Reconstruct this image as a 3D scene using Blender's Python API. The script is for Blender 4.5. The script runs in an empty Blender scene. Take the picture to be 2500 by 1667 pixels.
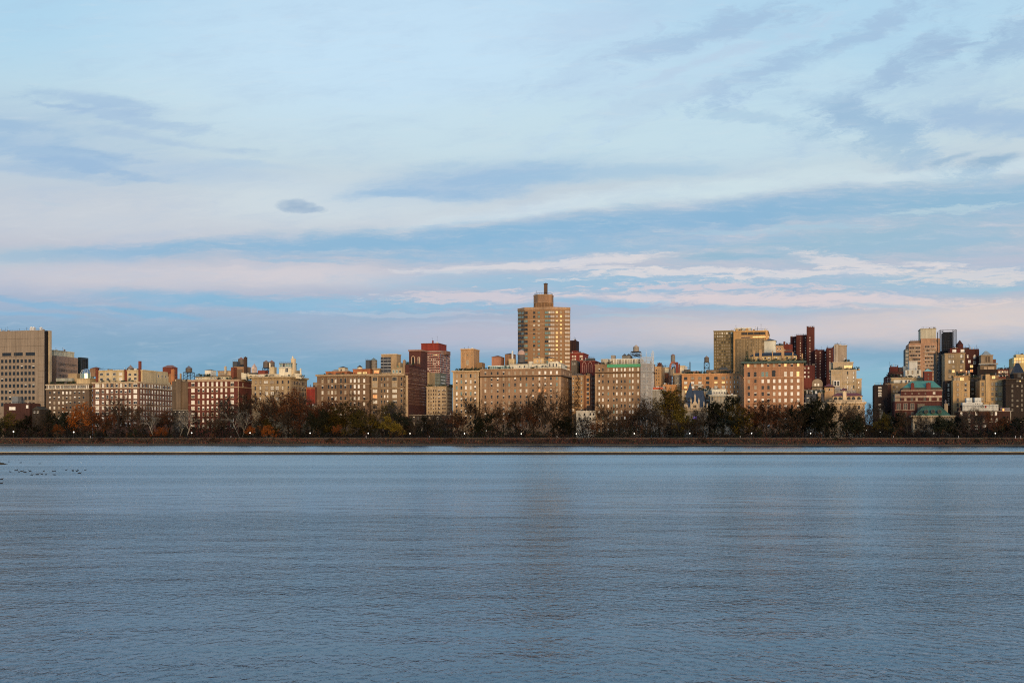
import bpy, bmesh, math, random
import numpy as np
from mathutils import Vector, Matrix
random.seed(7)
R = math.radians
F = 2860.0          # focal length in photo pixels
HZ = 1069.0         # horizon row of the photo
EYE = 4.4           # camera height above the water
TH = R(14.0)        # the avenue runs turned by this angle
SN, CS = math.sin(TH), math.cos(TH)
DN = 775.0 * CS     # distance of the avenue's front line
ZG = 3.5            # ground level of park and avenue

scene = bpy.context.scene
C = scene.collection

# ------------------------------------------------------------ camera
cd = bpy.data.cameras.new('camera')
cam = bpy.data.objects.new('camera', cd)
C.objects.link(cam)
cam.location = (0, 0, EYE)
cam.rotation_euler = (R(90), 0, 0)
cd.sensor_width = 36.0
cd.lens = 36.0 * F / 2500.0
cd.shift_y = (HZ - 833.5) / 2500.0
cd.clip_start = 0.5
cd.clip_end = 20000
scene.camera = cam

# ------------------------------------------------------------ sun
SUN_AZ = R(8)      # to the right of straight behind the camera
SUN_EL = R(6)
sun_dir = Vector((math.sin(SUN_AZ) * math.cos(SUN_EL), -math.cos(SUN_AZ) * math.cos(SUN_EL), math.sin(SUN_EL)))
sl = bpy.data.lights.new('sun', 'SUN')
sl.energy = 2.7
sl.angle = R(14)
sl.color = (1.0, 0.69, 0.37)
so = bpy.data.objects.new('sun', sl)
C.objects.link(so)
so.rotation_euler = sun_dir.to_track_quat('Z', 'Y').to_euler()

# ------------------------------------------------------------ world: evening sky with clouds, laid out by direction
def srgb(r, g, b):
    def f(c):
        c /= 255.0
        return c / 12.92 if c <= 0.04045 else ((c + 0.055) / 1.055) ** 2.4
    return (f(r), f(g), f(b), 1.0)

world = bpy.data.worlds.new('World')
scene.world = world
world.use_nodes = True
wt = world.node_tree
wt.nodes.clear()
wn, wl = wt.nodes, wt.links

def wm(op, a, b=None, c=None, clamp=False):
    n = wn.new('ShaderNodeMath'); n.operation = op; n.use_clamp = clamp
    for i, v in enumerate((a, b, c)):
        if v is None: continue
        if isinstance(v, (int, float)): n.inputs[i].default_value = v
        else: wl.new(v, n.inputs[i])
    return n.outputs[0]

tc = wn.new('ShaderNodeTexCoord')
sep = wn.new('ShaderNodeSeparateXYZ'); wl.new(tc.outputs['Generated'], sep.inputs[0])
dx, dy, dz = sep.outputs
az = wm('ARCTAN2', dx, dy)
el = wm('ARCSINE', dz)
# sky chart: azimuth and elevation, in units of 1/2860 radian, elevation counted down from 1069
SY = wm('MULTIPLY_ADD', el, -F, HZ)
fy = wm('MAXIMUM', dy, 0.3)                      # the clouds hang on a far upright plane in the east
SXp = wm('MULTIPLY_ADD', wm('DIVIDE', dx, fy), F, 1250.0)
SYp = wm('MULTIPLY_ADD', wm('DIVIDE', dz, fy), -F, HZ)
cxy = wn.new('ShaderNodeCombineXYZ'); wl.new(SXp, cxy.inputs[0]); wl.new(SYp, cxy.inputs[1])

def wnoise(vec, sx, sy, detail=5, rough=0.55, rot=0, off=0):
    mp = wn.new('ShaderNodeMapping'); mp.vector_type = 'TEXTURE'
    mp.inputs['Scale'].default_value = (sx, sy, 1)
    mp.inputs['Rotation'].default_value = (0, 0, R(rot))
    mp.inputs['Location'].default_value = (off * 1000, off * 700, 0)
    wl.new(vec, mp.inputs[0])
    n = wn.new('ShaderNodeTexNoise'); n.inputs['Scale'].default_value = 1.0
    n.inputs['Detail'].default_value = detail; n.inputs['Roughness'].default_value = rough
    wl.new(mp.outputs[0], n.inputs['Vector'])
    return n
# warp
nz = wnoise(cxy.outputs[0], 230, 60, 8, 0.62, 0, 3)
sub = wn.new('ShaderNodeVectorMath'); sub.operation = 'SUBTRACT'
wl.new(nz.outputs['Color'], sub.inputs[0]); sub.inputs[1].default_value = (0.5, 0.5, 0.5)
mul = wn.new('ShaderNodeVectorMath'); mul.operation = 'MULTIPLY_ADD'
wl.new(sub.outputs[0], mul.inputs[0]); mul.inputs[1].default_value = (190, 46, 0); wl.new(cxy.outputs[0], mul.inputs[2])
WV = mul.outputs[0]
nb = wnoise(WV, 260, 60, 9, 0.68, -7, 1)          # broad wisps
nf = wnoise(WV, 120, 17, 8, 0.7, -1, 2)         # fine flat streaks
nd = wnoise(WV, 130, 55, 9, 0.7, -20, 4)         # diagonal wisps
ng = wnoise(WV, 55, 8, 6, 0.66, -1, 5)
NB, NF, ND = nb.outputs[0], nf.outputs[0], nd.outputs[0]
NG = wm('MULTIPLY_ADD', ng.outputs[0], 0.62, wm('MULTIPLY', NF, 0.48))   # finer broken streaks

ramp = wn.new('ShaderNodeValToRGB')
rf = wm('DIVIDE', wm('SUBTRACT', HZ, SY), 1500.0, clamp=True)
wl.new(rf, ramp.inputs[0])
stops = [(0.0, (112, 162, 190)), (0.11, (120, 164, 192)), (0.17, (138, 170, 198)), (0.22, (172, 182, 203)), (0.30, (192, 196, 208)),
         (0.36, (192, 202, 214)), (0.44, (196, 214, 222)), (0.52, (196, 219, 228)), (0.60, (188, 218, 235)),
         (0.71, (180, 212, 236)), (1.0, (140, 180, 222))]
e = ramp.color_ramp.elements
while len(e) < len(stops): e.new(0.5)
for i, (p, c) in enumerate(stops):
    e[i].position = p; e[i].color = srgb(*c)
col = ramp.outputs[0]

def wmix(a, fac, c):
    n = wn.new('ShaderNodeMix'); n.data_type = 'RGBA'
    wl.new(fac, n.inputs[0]); wl.new(a, n.inputs[6])
    if isinstance(c, tuple): n.inputs[7].default_value = c
    else: wl.new(c, n.inputs[7])
    return n.outputs[2]

def blob(x, y, sx, sy, rot, c, k, noise=None, amp=0.0, lo=1.15, hi=0.15, warp=True):
    """one soft patch of cloud or clear sky round (x, y) of the chart"""
    global col
    mp = wn.new('ShaderNodeMapping'); mp.vector_type = 'TEXTURE'
    mp.inputs['Location'].default_value = (x, y, 0)
    mp.inputs['Rotation'].default_value = (0, 0, R(rot))
    mp.inputs['Scale'].default_value = (sx, sy, 1)
    ch = wn.new('ShaderNodeVectorMath'); ch.operation = 'MULTIPLY_ADD'     # keeps the patches evaluated one after another
    wl.new(col, ch.inputs[0]); ch.inputs[1].default_value = (1e-4, 1e-4, 0); wl.new(WV if warp else cxy.outputs[0], ch.inputs[2])
    wl.new(ch.outputs[0], mp.inputs[0])
    ln = wn.new('ShaderNodeVectorMath'); ln.operation = 'LENGTH'; wl.new(mp.outputs[0], ln.inputs[0])
    r = ln.outputs['Value']
    if noise is not None:
        if noise is NF and amp >= 1.15 and lo > 1.1: lo, hi, noise, amp = 1.05, .45, NG, amp * 1.3
        wv_ = noise
        r = wm('MULTIPLY_ADD', wm('SUBTRACT', noise, 0.5), amp * 1.75, r)
    mr = wn.new('ShaderNodeMapRange'); mr.interpolation_type = 'SMOOTHSTEP'
    wl.new(r, mr.inputs[0])
    mr.inputs[1].default_value = lo; mr.inputs[2].default_value = hi
    mr.inputs[3].default_value = 0.0; mr.inputs[4].default_value = k
    col = wmix(col, mr.outputs[0], srgb(*c))

BLUE = (134, 180, 212); LAV = (160, 190, 219); CRM = (221, 216, 218); PNK = (214, 203, 209)
for args in [
    (0, 0, 620, 300, 0, (170, 211, 236), .7), (950, 130, 850, 300, 0, (198, 226, 246), .75), (2100, 60, 700, 260, 0, (172, 211, 235), .6),
    (1750, 280, 600, 180, 0, (186, 218, 236), .6), (1500, 330, 900, 120, 0, (198, 222, 232), .6),
    (60, 330, 520, 130, 6, (166, 194, 219), .65, NB, 1.2), (240, 246, 210, 24, 8, (156, 186, 218), .6, NB, 1.2), (90, 365, 360, 42, 9, (146, 182, 216), .55, NB, 1.2),
    (520, 420, 420, 42, 8, (172, 197, 222), .5, NB, 1.2), (240, 375, 160, 14, 8, (142, 178, 213), .5, NB, 1.4), (100, 420, 300, 22, 5, (156, 186, 216), .5, NB, 1.2),
    (130, 255, 90, 10, 10, (150, 182, 215), .6, NB, 2.0), (300, 285, 260, 16, 9, (164, 192, 220), .6, NB, 2.0), (30, 310, 160, 22, 6, (150, 184, 216), .6, NB, 1.8), (430, 345, 260, 12, 8, (168, 194, 220), .5, NB, 2.0), (210, 405, 260, 14, 9, (152, 184, 216), .55, NB, 1.9), (620, 400, 220, 12, 6, (178, 203, 224), .5, NB, 2.0), (100, 498, 70, 8, 8, (180, 200, 216), .6, NB, 1.5), (350, 530, 700, 80, 0, (202, 209, 217), .7, NB, .3), (850, 490, 520, 90, 0, (208, 221, 227), .75, NB, .3),
    (1160, 440, 400, 58, -6, (150, 186, 218), .85, NB, .9), (1050, 475, 260, 20, 0, (146, 184, 217), .6, NB, 1.0), (1500, 425, 330, 26, -2, (160, 194, 220), .6, NB, 1.2),
    (1330, 508, 420, 26, -8, (210, 224, 231), .85, NF, .6), (1750, 462, 500, 34, -6, (206, 225, 231), .85, NB, .5), (2350, 420, 420, 24, -5, (206, 225, 232), .8, NB, .5),
    (-60, 640, 350, 40, -3, (170, 198, 212), .6, NF, .3),
    (300, 618, 420, 24, -3, BLUE, .75, NF, .7), (850, 596, 560, 40, -2, BLUE, .88, NF, .6), (1350, 566, 560, 52, -5, (136, 181, 213), .92, NF, .6),
    (1850, 520, 560, 52, -6, (136, 180, 212), .92, NF, .6), (2400, 490, 560, 66, -4, (140, 183, 210), .9, NF, .5), (2150, 590, 620, 58, -3, (146, 186, 209), .85, NF, .8),
    (1400, 610, 560, 26, -3, (140, 184, 214), .8, NF, .6), (2330, 512, 260, 14, -4, (186, 209, 220), .7, NF, 1.6), (1900, 560, 420, 12, -2, (170, 200, 218), .6, NF, 1.6),
    (280, 676, 620, 52, 1, (203, 201, 209), .85, NF, .4), (760, 672, 460, 34, 2, (212, 206, 211), .85, NF, .7), (1230, 648, 360, 18, -3, CRM, .85, NF, 1.2), (1480, 634, 260, 18, -4, CRM, .85, NF, 1.2),
    (1450, 690, 700, 40, 0, (146, 188, 214), .8, NF, .7), (2250, 690, 560, 56, 0, (156, 191, 212), .75, NF, .8),
    (600, 742, 520, 26, 3, (132, 181, 212), .9, NF, .8), (110, 745, 280, 12, 8, (132, 178, 211), .8, NF, .8), (60, 768, 180, 10, 6, (130, 178, 212), .7, NF, .8), (1000, 742, 520, 34, 0, (142, 185, 213), .8, NF, 1.4),
    (350, 762, 220, 10, 6, (126, 177, 210), .8, NF, .8), (760, 640, 200, 9, 2, (150, 186, 212), .6, NF, 1.2),
    (1650, 668, 420, 15, -2, CRM, .85, NF, 1.9), (1480, 656, 240, 12, 2, CRM, .8, NF, 1.9), (2060, 640, 180, 26, 9, CRM, .8, NF, 1.5), (1950, 668, 420, 18, -3, CRM, .85, NF, 1.8),
    (2380, 672, 330, 34, 2, (220, 214, 214), .8, NF, 1.6), (2250, 640, 160, 10, 0, CRM, .7, NF, 1.6), (1780, 626, 170, 16, 0, (146, 183, 206), .85, NF, .9),
    (1180, 726, 380, 22, 0, PNK, .8, NF, 1.6), (1900, 732, 760, 28, 1, (221, 208, 210), .88, NF, 1.3), (1800, 700, 520, 12, 0, PNK, .8, NF, 2.0), (1000, 765, 400, 10, 0, PNK, .3, NF, 1.9),
    (1870, 756, 300, 12, 1, (146, 187, 212), .85, NF, 1.0), (1480, 738, 240, 13, 1, (142, 186, 214), .85, NF, 1.2), (1560, 774, 220, 7, 2, (144, 187, 212), .75, NF, 1.2), (2180, 748, 180, 8, 2, (150, 188, 212), .7, NF, 1.2), (2420, 706, 180, 10, 2, (152, 190, 210), .7, NF, 1.2), (1200, 786, 240, 6, 0, (160, 188, 214), .6, NF, 1.2),
    (1650, 180, 420, 120, -16, (190, 216, 236), .5, ND, 2.6), (2250, 230, 420, 120, -14, (178, 205, 226), .45, ND, 2.8), (1950, 806, 900, 62, 0, (210, 199, 200), .92, NF, .25), (1150, 822, 520, 56, 0, (190, 187, 202), .75, NF, .25), (2450, 770, 420, 60, 0, (222, 207, 201), .8, NF, .3),
    (2150, 935, 900, 74, 0, (136, 182, 202), .95, NF, .2), (1480, 882, 330, 12, 0, (150, 188, 208), .7, NF, .9), (1500, 915, 300, 16, 0, (146, 190, 208), .7, NF, .9),
    (1760, 70, 300, 44, -16, LAV, .72, ND, 2.2), (2010, 120, 420, 36, -22, LAV, .72, ND, 2.2), (2210, 160, 260, 52, -28, (160, 189, 217), .85, ND, 2.0), (2460, 110, 190, 60, -10, (158, 188, 216), .8, ND, 2.0),
    (2060, 270, 200, 48, 15, (158, 189, 216), .85, ND, 2.0), (2160, 325, 240, 44, 25, (158, 190, 216), .8, ND, 2.1), (2420, 290, 240, 58, 4, (160, 190, 218), .85, ND, 1.0), (2200, 385, 240, 36, 15, (166, 195, 216), .7, ND, 2.1),
    (1700, 160, 300, 20, -18, (184, 206, 228), .6, ND, 2.2), (1560, 250, 260, 24, -12, (186, 210, 228), .5, ND, 2.1), (1990, 205, 160, 70, -15, (192, 220, 235), .7, NB, .8), (1850, 290, 260, 20, 8, (170, 200, 222), .6, ND, 2.1),
    (2440, 392, 100, 20, -4, (146, 179, 205), .9, ND, .8), (2330, 388, 80, 10, -20, (154, 184, 208), .8, ND, .8), (1450, 60, 300, 60, -10, (184, 208, 232), .5, ND, 1.0), (1420, 170, 200, 40, -15, (182, 208, 231), .5, ND, 2.0),
]:
    blob(*args)
for x_, y_, sx_, sy_ in ((703, 503, 27, 15), (728, 498, 26, 13), (752, 506, 30, 14), (778, 511, 22, 9), (740, 513, 44, 9)):
    blob(x_, y_, sx_, sy_, 2, (156, 180, 204), .6, ND, 1.4, 1.2, .5, False)

# general faint wisps everywhere
mrg = wn.new('ShaderNodeMapRange'); mrg.interpolation_type = 'SMOOTHSTEP'
wl.new(NB, mrg.inputs[0]); mrg.inputs[1].default_value = 0.42; mrg.inputs[2].default_value = 0.75; mrg.inputs[4].default_value = 0.28
col = wmix(col, mrg.outputs[0], srgb(168, 192, 220))

mrf = wn.new('ShaderNodeMapRange'); mrf.interpolation_type = 'SMOOTHSTEP'
wl.new(NF, mrf.inputs[0]); mrf.inputs[1].default_value = 0.5; mrf.inputs[2].default_value = 0.8; mrf.inputs[4].default_value = 0.22
col = wmix(col, mrf.outputs[0], srgb(216, 222, 228))

# evening glow behind the camera
dt = wn.new('ShaderNodeVectorMath'); dt.operation = 'DOT_PRODUCT'
wl.new(tc.outputs['Generated'], dt.inputs[0])
gd = Vector((math.sin(R(46)), -math.cos(R(46)), 0.0)).normalized()
dt.inputs[1].default_value = gd
g1 = wm('POWER', wm('MAXIMUM', dt.outputs['Value'], 0.0), 3.0)
g2 = wm('POWER', wm('MAXIMUM', wm('SUBTRACT', 1.0, wm('ABSOLUTE', dz)), 0.0), 7.0)
gw = wm('MULTIPLY', g1, g2)
glow = wn.new('ShaderNodeMix'); glow.data_type = 'RGBA'; glow.blend_type = 'ADD'
glow.inputs[0].default_value = 1.0
sc_ = wn.new('ShaderNodeVectorMath'); sc_.operation = 'SCALE'
sc_.inputs[0].default_value = (4.0, 2.05, 0.65); wl.new(gw, sc_.inputs['Scale'])
wl.new(ramp.outputs[0], glow.inputs[6]); wl.new(sc_.outputs[0], glow.inputs[7])

# the physical sky lies under the clouds
sky = wn.new('ShaderNodeTexSky'); sky.sky_type = 'NISHITA'; sky.sun_disc = False
sky.sun_elevation = SUN_EL
sky.sun_rotation = math.atan2(sun_dir.x, sun_dir.y)
sky.dust_density = 1.5; sky.ozone_density = 1.5
bgs = wn.new('ShaderNodeBackground'); wl.new(sky.outputs[0], bgs.inputs[0]); bgs.inputs[1].default_value = 0.05
bgc = wn.new('ShaderNodeBackground'); wl.new(glow.outputs[2], bgc.inputs[0]); bgc.inputs[1].default_value = 1.1
mx = wn.new('ShaderNodeMixShader'); mx.inputs[0].default_value = 0.93
# eastern sky with its detailed clouds, fading into the plain sky to the sides and overhead
bge = wn.new('ShaderNodeBackground'); wl.new(col, bge.inputs[0]); bge.inputs[1].default_value = 1.07
def sstep(v, a_, b_):
    q = wn.new('ShaderNodeMapRange'); q.interpolation_type = 'SMOOTHSTEP'; wl.new(v, q.inputs[0]); q.inputs[1].default_value = a_; q.inputs[2].default_value = b_; return q.outputs[0]
win = wm('MULTIPLY', sstep(wm('ABSOLUTE', az), R(52), R(30)), wm('MULTIPLY', sstep(el, R(42), R(26)), sstep(el, R(-1.0), R(-.2))))
mxe = wn.new('ShaderNodeMixShader'); wl.new(win, mxe.inputs[0]); wl.new(bgc.outputs[0], mxe.inputs[1]); wl.new(bge.outputs[0], mxe.inputs[2])
wl.new(bgs.outputs[0], mx.inputs[1]); wl.new(mxe.outputs[0], mx.inputs[2])
wo = wn.new('ShaderNodeOutputWorld'); wl.new(mx.outputs[0], wo.inputs[0])

vs = scene.view_settings
vs.view_transform = 'Standard'; vs.look = 'None'; vs.exposure = 0.0; vs.gamma = 1.0; vs.use_curve_mapping = False
scene.render.engine = 'CYCLES'
scene.cycles.max_bounces = 5
scene.cycles.diffuse_bounces = 2
scene.cycles.glossy_bounces = 3
scene.cycles.transparent_max_bounces = 8
scene.cycles.use_denoising = False
scene.cycles.use_adaptive_sampling = True
scene.cycles.adaptive_min_samples = 6
scene.cycles.adaptive_threshold = 0.012
scene.cycles.sample_clamp_indirect = 4.0
scene.cycles.filter_width = 1.1

# ------------------------------------------------------------ photo pixels to places
def ray_n(px, n):
    """point on the sight line of column px that lies n metres out along the avenue's normal -> (a, y)"""
    u = (px - 1250.0) / F
    y = n / (u * SN + CS)
    return y * (u * CS - SN), y
def height(py, y):
    return EYE + (HZ - py) / F * y - ZG
def loc2w(a, n, z=0.0):
    return Vector((a * CS + n * SN, -a * SN + n * CS, z))
def side_n(px, a):
    u = (px - 1250.0) / F
    y = a / (u * CS - SN)
    return y * (u * SN + CS)

# ------------------------------------------------------------ materials
MATS = {}
def nodes_of(m):
    m.use_nodes = True
    nt = m.node_tree
    return nt, nt.nodes['Principled BSDF']
def wallmat(key, rgb, var=0.2, rough=0.9, streak=0.17, fine=3.0):
    if key in MATS: return MATS[key]
    m = bpy.data.materials.new(key); nt, p = nodes_of(m)
    n, l = nt.nodes, nt.links
    t = n.new('ShaderNodeTexCoord')
    def noise(sx, sz, det):
        mp = n.new('ShaderNodeMapping'); mp.inputs['Scale'].default_value = (sx, sx, sz)
        l.new(t.outputs['Object'], mp.inputs[0])
        q = n.new('ShaderNodeTexNoise'); q.inputs['Scale'].default_value = 1; q.inputs['Detail'].default_value = det
        l.new(mp.outputs[0], q.inputs['Vector']); return q.outputs[0]
    def mr(s, a, b):
        q = n.new('ShaderNodeMapRange'); l.new(s, q.inputs[0]); q.inputs[1].default_value = 0.3; q.inputs[2].default_value = 0.7
        q.inputs[3].default_value = a; q.inputs[4].default_value = b; return q.outputs[0]
    def mu(a, b):
        q = n.new('ShaderNodeMath'); q.operation = 'MULTIPLY'; l.new(a, q.inputs[0]); l.new(b, q.inputs[1]); return q.outputs[0]
    f = mu(mu(mr(noise(0.11, 0.09, 3), 1 - var, 1 + var), mr(noise(0.9, 0.05, 4), 1 - streak, 1 + streak)),
           mr(noise(fine, fine * 1.6, 2), 0.84, 1.16))
    q = n.new('ShaderNodeVectorMath'); q.operation = 'SCALE'; q.inputs[0].default_value = rgb
    l.new(f, q.inputs['Scale']); l.new(q.outputs[0], p.inputs['Base Color'])
    p.inputs['Roughness'].default_value = rough
    p.inputs['Specular IOR Level'].default_value = 0.25
    MATS[key] = m
    return m
def W(r, g, b, k=1.0, **kw):
    """wall paint or masonry by its colour"""
    c = srgb(r, g, b); lum = (c[0] + c[1] + c[2]) / 3; c = [x * .84 + lum * .16 for x in c]; c = (c[0], c[1], c[2] * .92)
    return wallmat('masonry_%d_%d_%d' % (r, g, b), (c[0] * k, c[1] * k, c[2] * k), **kw)
def plain(key, rgb, rough=0.5, metal=0.0, ior=1.5, emit=None, estr=0.0, coat=0.0):
    if key in MATS: return MATS[key]
    m = bpy.data.materials.new(key); nt, p = nodes_of(m)
    n, l = nt.nodes, nt.links
    t = n.new('ShaderNodeTexCoord'); q = n.new('ShaderNodeTexNoise'); q.inputs['Scale'].default_value = 0.7
    q.inputs['Detail'].default_value = 3; l.new(t.outputs['Object'], q.inputs['Vector'])
    mr = n.new('ShaderNodeMapRange'); l.new(q.outputs[0], mr.inputs[0]); mr.inputs[1].default_value = .3; mr.inputs[2].default_value = .7
    mr.inputs[3].default_value = 0.85; mr.inputs[4].default_value = 1.15
    s = n.new('ShaderNodeVectorMath'); s.operation = 'SCALE'; s.inputs[0].default_value = rgb; l.new(mr.outputs[0], s.inputs['Scale'])
    l.new(s.outputs[0], p.inputs['Base Color'])
    p.inputs['Roughness'].default_value = rough; p.inputs['Metallic'].default_value = metal; p.inputs['IOR'].default_value = ior
    p.inputs['Coat Weight'].default_value = coat
    if emit: p.inputs['Emission Color'].default_value = (*emit, 1); p.inputs['Emission Strength'].default_value = estr
    MATS[key] = m
    return m
GLASS = plain('window_glass', (.012, .016, .02), 0.12, 0, 1.5)
GLASSD = plain('dark_glass', (.012, .014, .016), 0.25, 0, 1.5)
GLASSB = plain('bay_glass', (.05, .07, .065), 0.06, 0, 3.0)
GLASSM = plain('tinted_curtain_wall', (.06, .055, .035), 0.15, 0, 1.7)
GREENG = plain('greenish_glass', (.16, .24, .2), 0.15, 0, 1.8)
BLIND_GLINT = plain('pale_blind_and_sky_glint', (.70, .65, .54), 0.7, coat=0.6)  # blinds, and pale sky reflections painted as pane colour
BLINDW_GLINT = plain('white_blind_and_sky_glint', (.90, .86, .76), 0.6, coat=0.8)  # white blinds, and bright sky glints painted into the pane
BLINDT = plain('tan_blind', (.34, .27, .18), 0.7, coat=0.5)
LIT = plain('lit_room_and_gold_glint', (.4, .3, .15), 0.5, emit=(1.0, .62, .22), estr=0.95)  # lit rooms, and painted gold reflections on the tallest tower
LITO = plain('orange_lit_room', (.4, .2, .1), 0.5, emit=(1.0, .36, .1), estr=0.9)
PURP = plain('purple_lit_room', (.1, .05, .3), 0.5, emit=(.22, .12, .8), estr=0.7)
FW = plain('cream_window_frame', (.66, .60, .50), 0.6)
FD = plain('dark_window_frame', (.05, .045, .04), 0.5)
FB = plain('brown_window_frame', (.15, .10, .07), 0.6)
TAR = plain('roof_tar', (.05, .048, .045), 0.9)
IRON = plain('black_iron', (.012, .012, .013), 0.5)
STEELW = plain('white_steel', (.6, .6, .58), 0.5)
COPPER = plain('green_copper', (.10, .30, .22), 0.7)
COPPERD = plain('dark_green_copper', (.035, .075, .06), 0.7)
SLATE = plain('blue_slate', (.028, .038, .055), 0.6)
TILE = plain('red_roof_tile', (.16, .035, .03), 0.8)
WOOD = plain('weathered_tank_wood', (.13, .105, .085), 0.9)
WOODR = plain('reddish_tank_roof', (.25, .11, .075), 0.8)
WOODT = plain('tan_tank_roof', (.22, .16, .12), 0.8)
PLANT = plain('roof_plants', (.02, .035, .012), 0.9)
GREENNET = plain('green_netting', (.07, .30, .14), 0.8)
ORANGE = plain('orange_netting', (.45, .09, .04), 0.8)

# ------------------------------------------------------------ mesh builder
class MB:
    def __init__(s): s.v = []; s.f = []; s.m = []; s.mats = []
    def mi(s, mat):
        if mat not in s.mats: s.mats.append(mat)
        return s.mats.index(mat)
    def poly(s, pts, mat):
        b = len(s.v); s.v += [tuple(p) for p in pts]; s.f.append(tuple(range(b, b + len(pts)))); s.m.append(s.mi(mat))
    def box(s, x0, x1, y0, y1, z0, z1, mat, top=None):
        b = len(s.v)
        s.v += [(x0, y0, z0), (x1, y0, z0), (x1, y1, z0), (x0, y1, z0), (x0, y0, z1), (x1, y0, z1), (x1, y1, z1), (x0, y1, z1)]
        k = s.mi(mat); kt = s.mi(top) if top else k
        for f, m in (((0, 3, 2, 1), k), ((4, 5, 6, 7), kt), ((0, 1, 5, 4), k), ((1, 2, 6, 5), k), ((2, 3, 7, 6), k), ((3, 0, 4, 7), k)):
            s.f.append(tuple(b + i for i in f)); s.m.append(m)
    def prism(s, pts, z0, z1, mat, top=None, pts2=None):
        n = len(pts); b = len(s.v); p2 = pts2 or pts
        s.v += [(p[0], p[1], z0) for p in pts] + [(p[0], p[1], z1) for p in p2]
        k = s.mi(mat); kt = s.mi(top) if top else k
        for i in range(n):
            j = (i + 1) % n
            s.f.append((b + i, b + j, b + n + j, b + n + i)); s.m.append(k)
        s.f.append(tuple(b + n + i for i in range(n))); s.m.append(kt)
        s.f.append(tuple(b + i for i in reversed(range(n)))); s.m.append(k)
    def cyl(s, x, y, r, z0, z1, mat, n=14, r2=None, top=None):
        r2 = r if r2 is None else r2
        a = [2 * math.pi * i / n for i in range(n)]
        s.prism([(x + r * math.cos(t), y + r * math.sin(t)) for t in a], z0, z1, mat, top,
                [(x + r2 * math.cos(t), y + r2 * math.sin(t)) for t in a])
    def pyr(s, x0, x1, y0, y1, z0, z1, mat, rx=0.0, ry=0.0):
        """hip roof; rx, ry = half lengths of the ridge"""
        cx, cy = (x0 + x1) / 2, (y0 + y1) / 2; rx = max(rx, .02); ry = max(ry, .02)
        s.prism([(x0, y0), (x1, y0), (x1, y1), (x0, y1)], z0, z1, mat, None,
                [(cx - rx, cy - ry), (cx + rx, cy - ry), (cx + rx, cy + ry), (cx - rx, cy + ry)])
    def bar(s, p, q, r, mat, n=4):
        p = Vector(p); q = Vector(q); d = (q - p).normalized()
        u = d.orthogonal().normalized(); w = d.cross(u); b = len(s.v)
        for c in (p, q):
            for i in range(n):
                t = 2 * math.pi * (i + .5) / n
                s.v.append(tuple(c + u * (r * math.cos(t)) + w * (r * math.sin(t))))
        k = s.mi(mat)
        for i in range(n):
            j = (i + 1) % n; s.f.append((b + i, b + j, b + n + j, b + n + i)); s.m.append(k)
        s.f.append(tuple(b + n + i for i in range(n))); s.m.append(k)
        s.f.append(tuple(b + i for i in reversed(range(n)))); s.m.append(k)
    def mesh(s, name):
        me = bpy.data.meshes.new(name); me.from_pydata(s.v, [], s.f)
        for m in s.mats: me.materials.append(m)
        me.polygons.foreach_set('material_index', s.m); me.update()
        return me
    def build(s, name, parent=None):
        o = bpy.data.objects.new(name, s.mesh(name)); C.objects.link(o)
        if parent: o.parent = parent
        return o

def tag(o, label=None, cat=None, group=None, kind=None):
    if label: o['label'] = label
    if cat: o['category'] = cat
    if group: o['group'] = group
    if kind: o['kind'] = kind
    return o
def empty(name, loc, rz=0.0):
    o = bpy.data.objects.new(name, None); C.objects.link(o); o.location = loc; o.rotation_euler = (0, 0, rz)
    o.empty_display_size = 1
    return o

# ------------------------------------------------------------ windows
WCACHE = {}
def window_mesh(w, h, var, frame, n=1):
    w = round(w, 1); h = round(h, 1)
    key = (w, h, var, frame.name, n)
    if key in WCACHE: return WCACHE[key]
    b = MB(); t = 0.13
    pane = {'d': GLASS, 'k': GLASSD, 'p': BLIND_GLINT, 'w': BLINDW_GLINT, 't': BLINDT, 'y': LIT, 'o': LITO, 'u': PURP, 'h': GLASS, 'b': GLASSB, 'q': GLASS, 'g': GREENG}[var]
    b.box(-w/2, -w/2 + t, -.09, .02, 0, h, frame); b.box(w/2 - t, w/2, -.09, .02, 0, h, frame)
    b.box(-w/2 + t, w/2 - t, -.09, .02, h - t, h, frame); b.box(-w/2 + t, w/2 - t, -.09, .02, 0, t, frame)
    b.box(-w/2 - .1, w/2 + .1, -.2, .02, -.16, -.002, frame)
    cw = (w - 2 * t) / n
    for i in range(n):
        x0 = -w/2 + t + i * cw; x1 = x0 + cw
        if i: b.box(x0 - .05, x0 + .05, -.07, -.002, t, h - t, frame); x0 += .05
        if i < n - 1: x1 -= .05
        zm = h * .52
        if var in 'hq':
            zz = h * (.45 if var == 'h' else .7)
            b.box(x0, x1, -.03, .02, t, zz, GLASS); b.box(x0, x1, -.035, .02, zz + .0, h - t, BLINDW_GLINT if var == 'h' else BLIND_GLINT)
        else:
            b.box(x0, x1, -.03, .02, t, h - t, pane)
        if h > 1.3: b.box(x0, x1, -.06, -.036, zm - .04, zm + .04, frame)
    WCACHE[key] = b.mesh('window')
    return WCACHE[key]

VIEWS = {0: (0, 0, 1), 1: (0, 780, 4.479), 2: (320, 850, 5.6), 3: (600, 850, 5.6), 4: (880, 820, 5.06), 5: (1140, 680, 3.485),
         6: (1420, 820, 5.06), 7: (1720, 780, 4.48), 8: (2100, 780, 4.48)}
BUILDINGS = []

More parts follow.
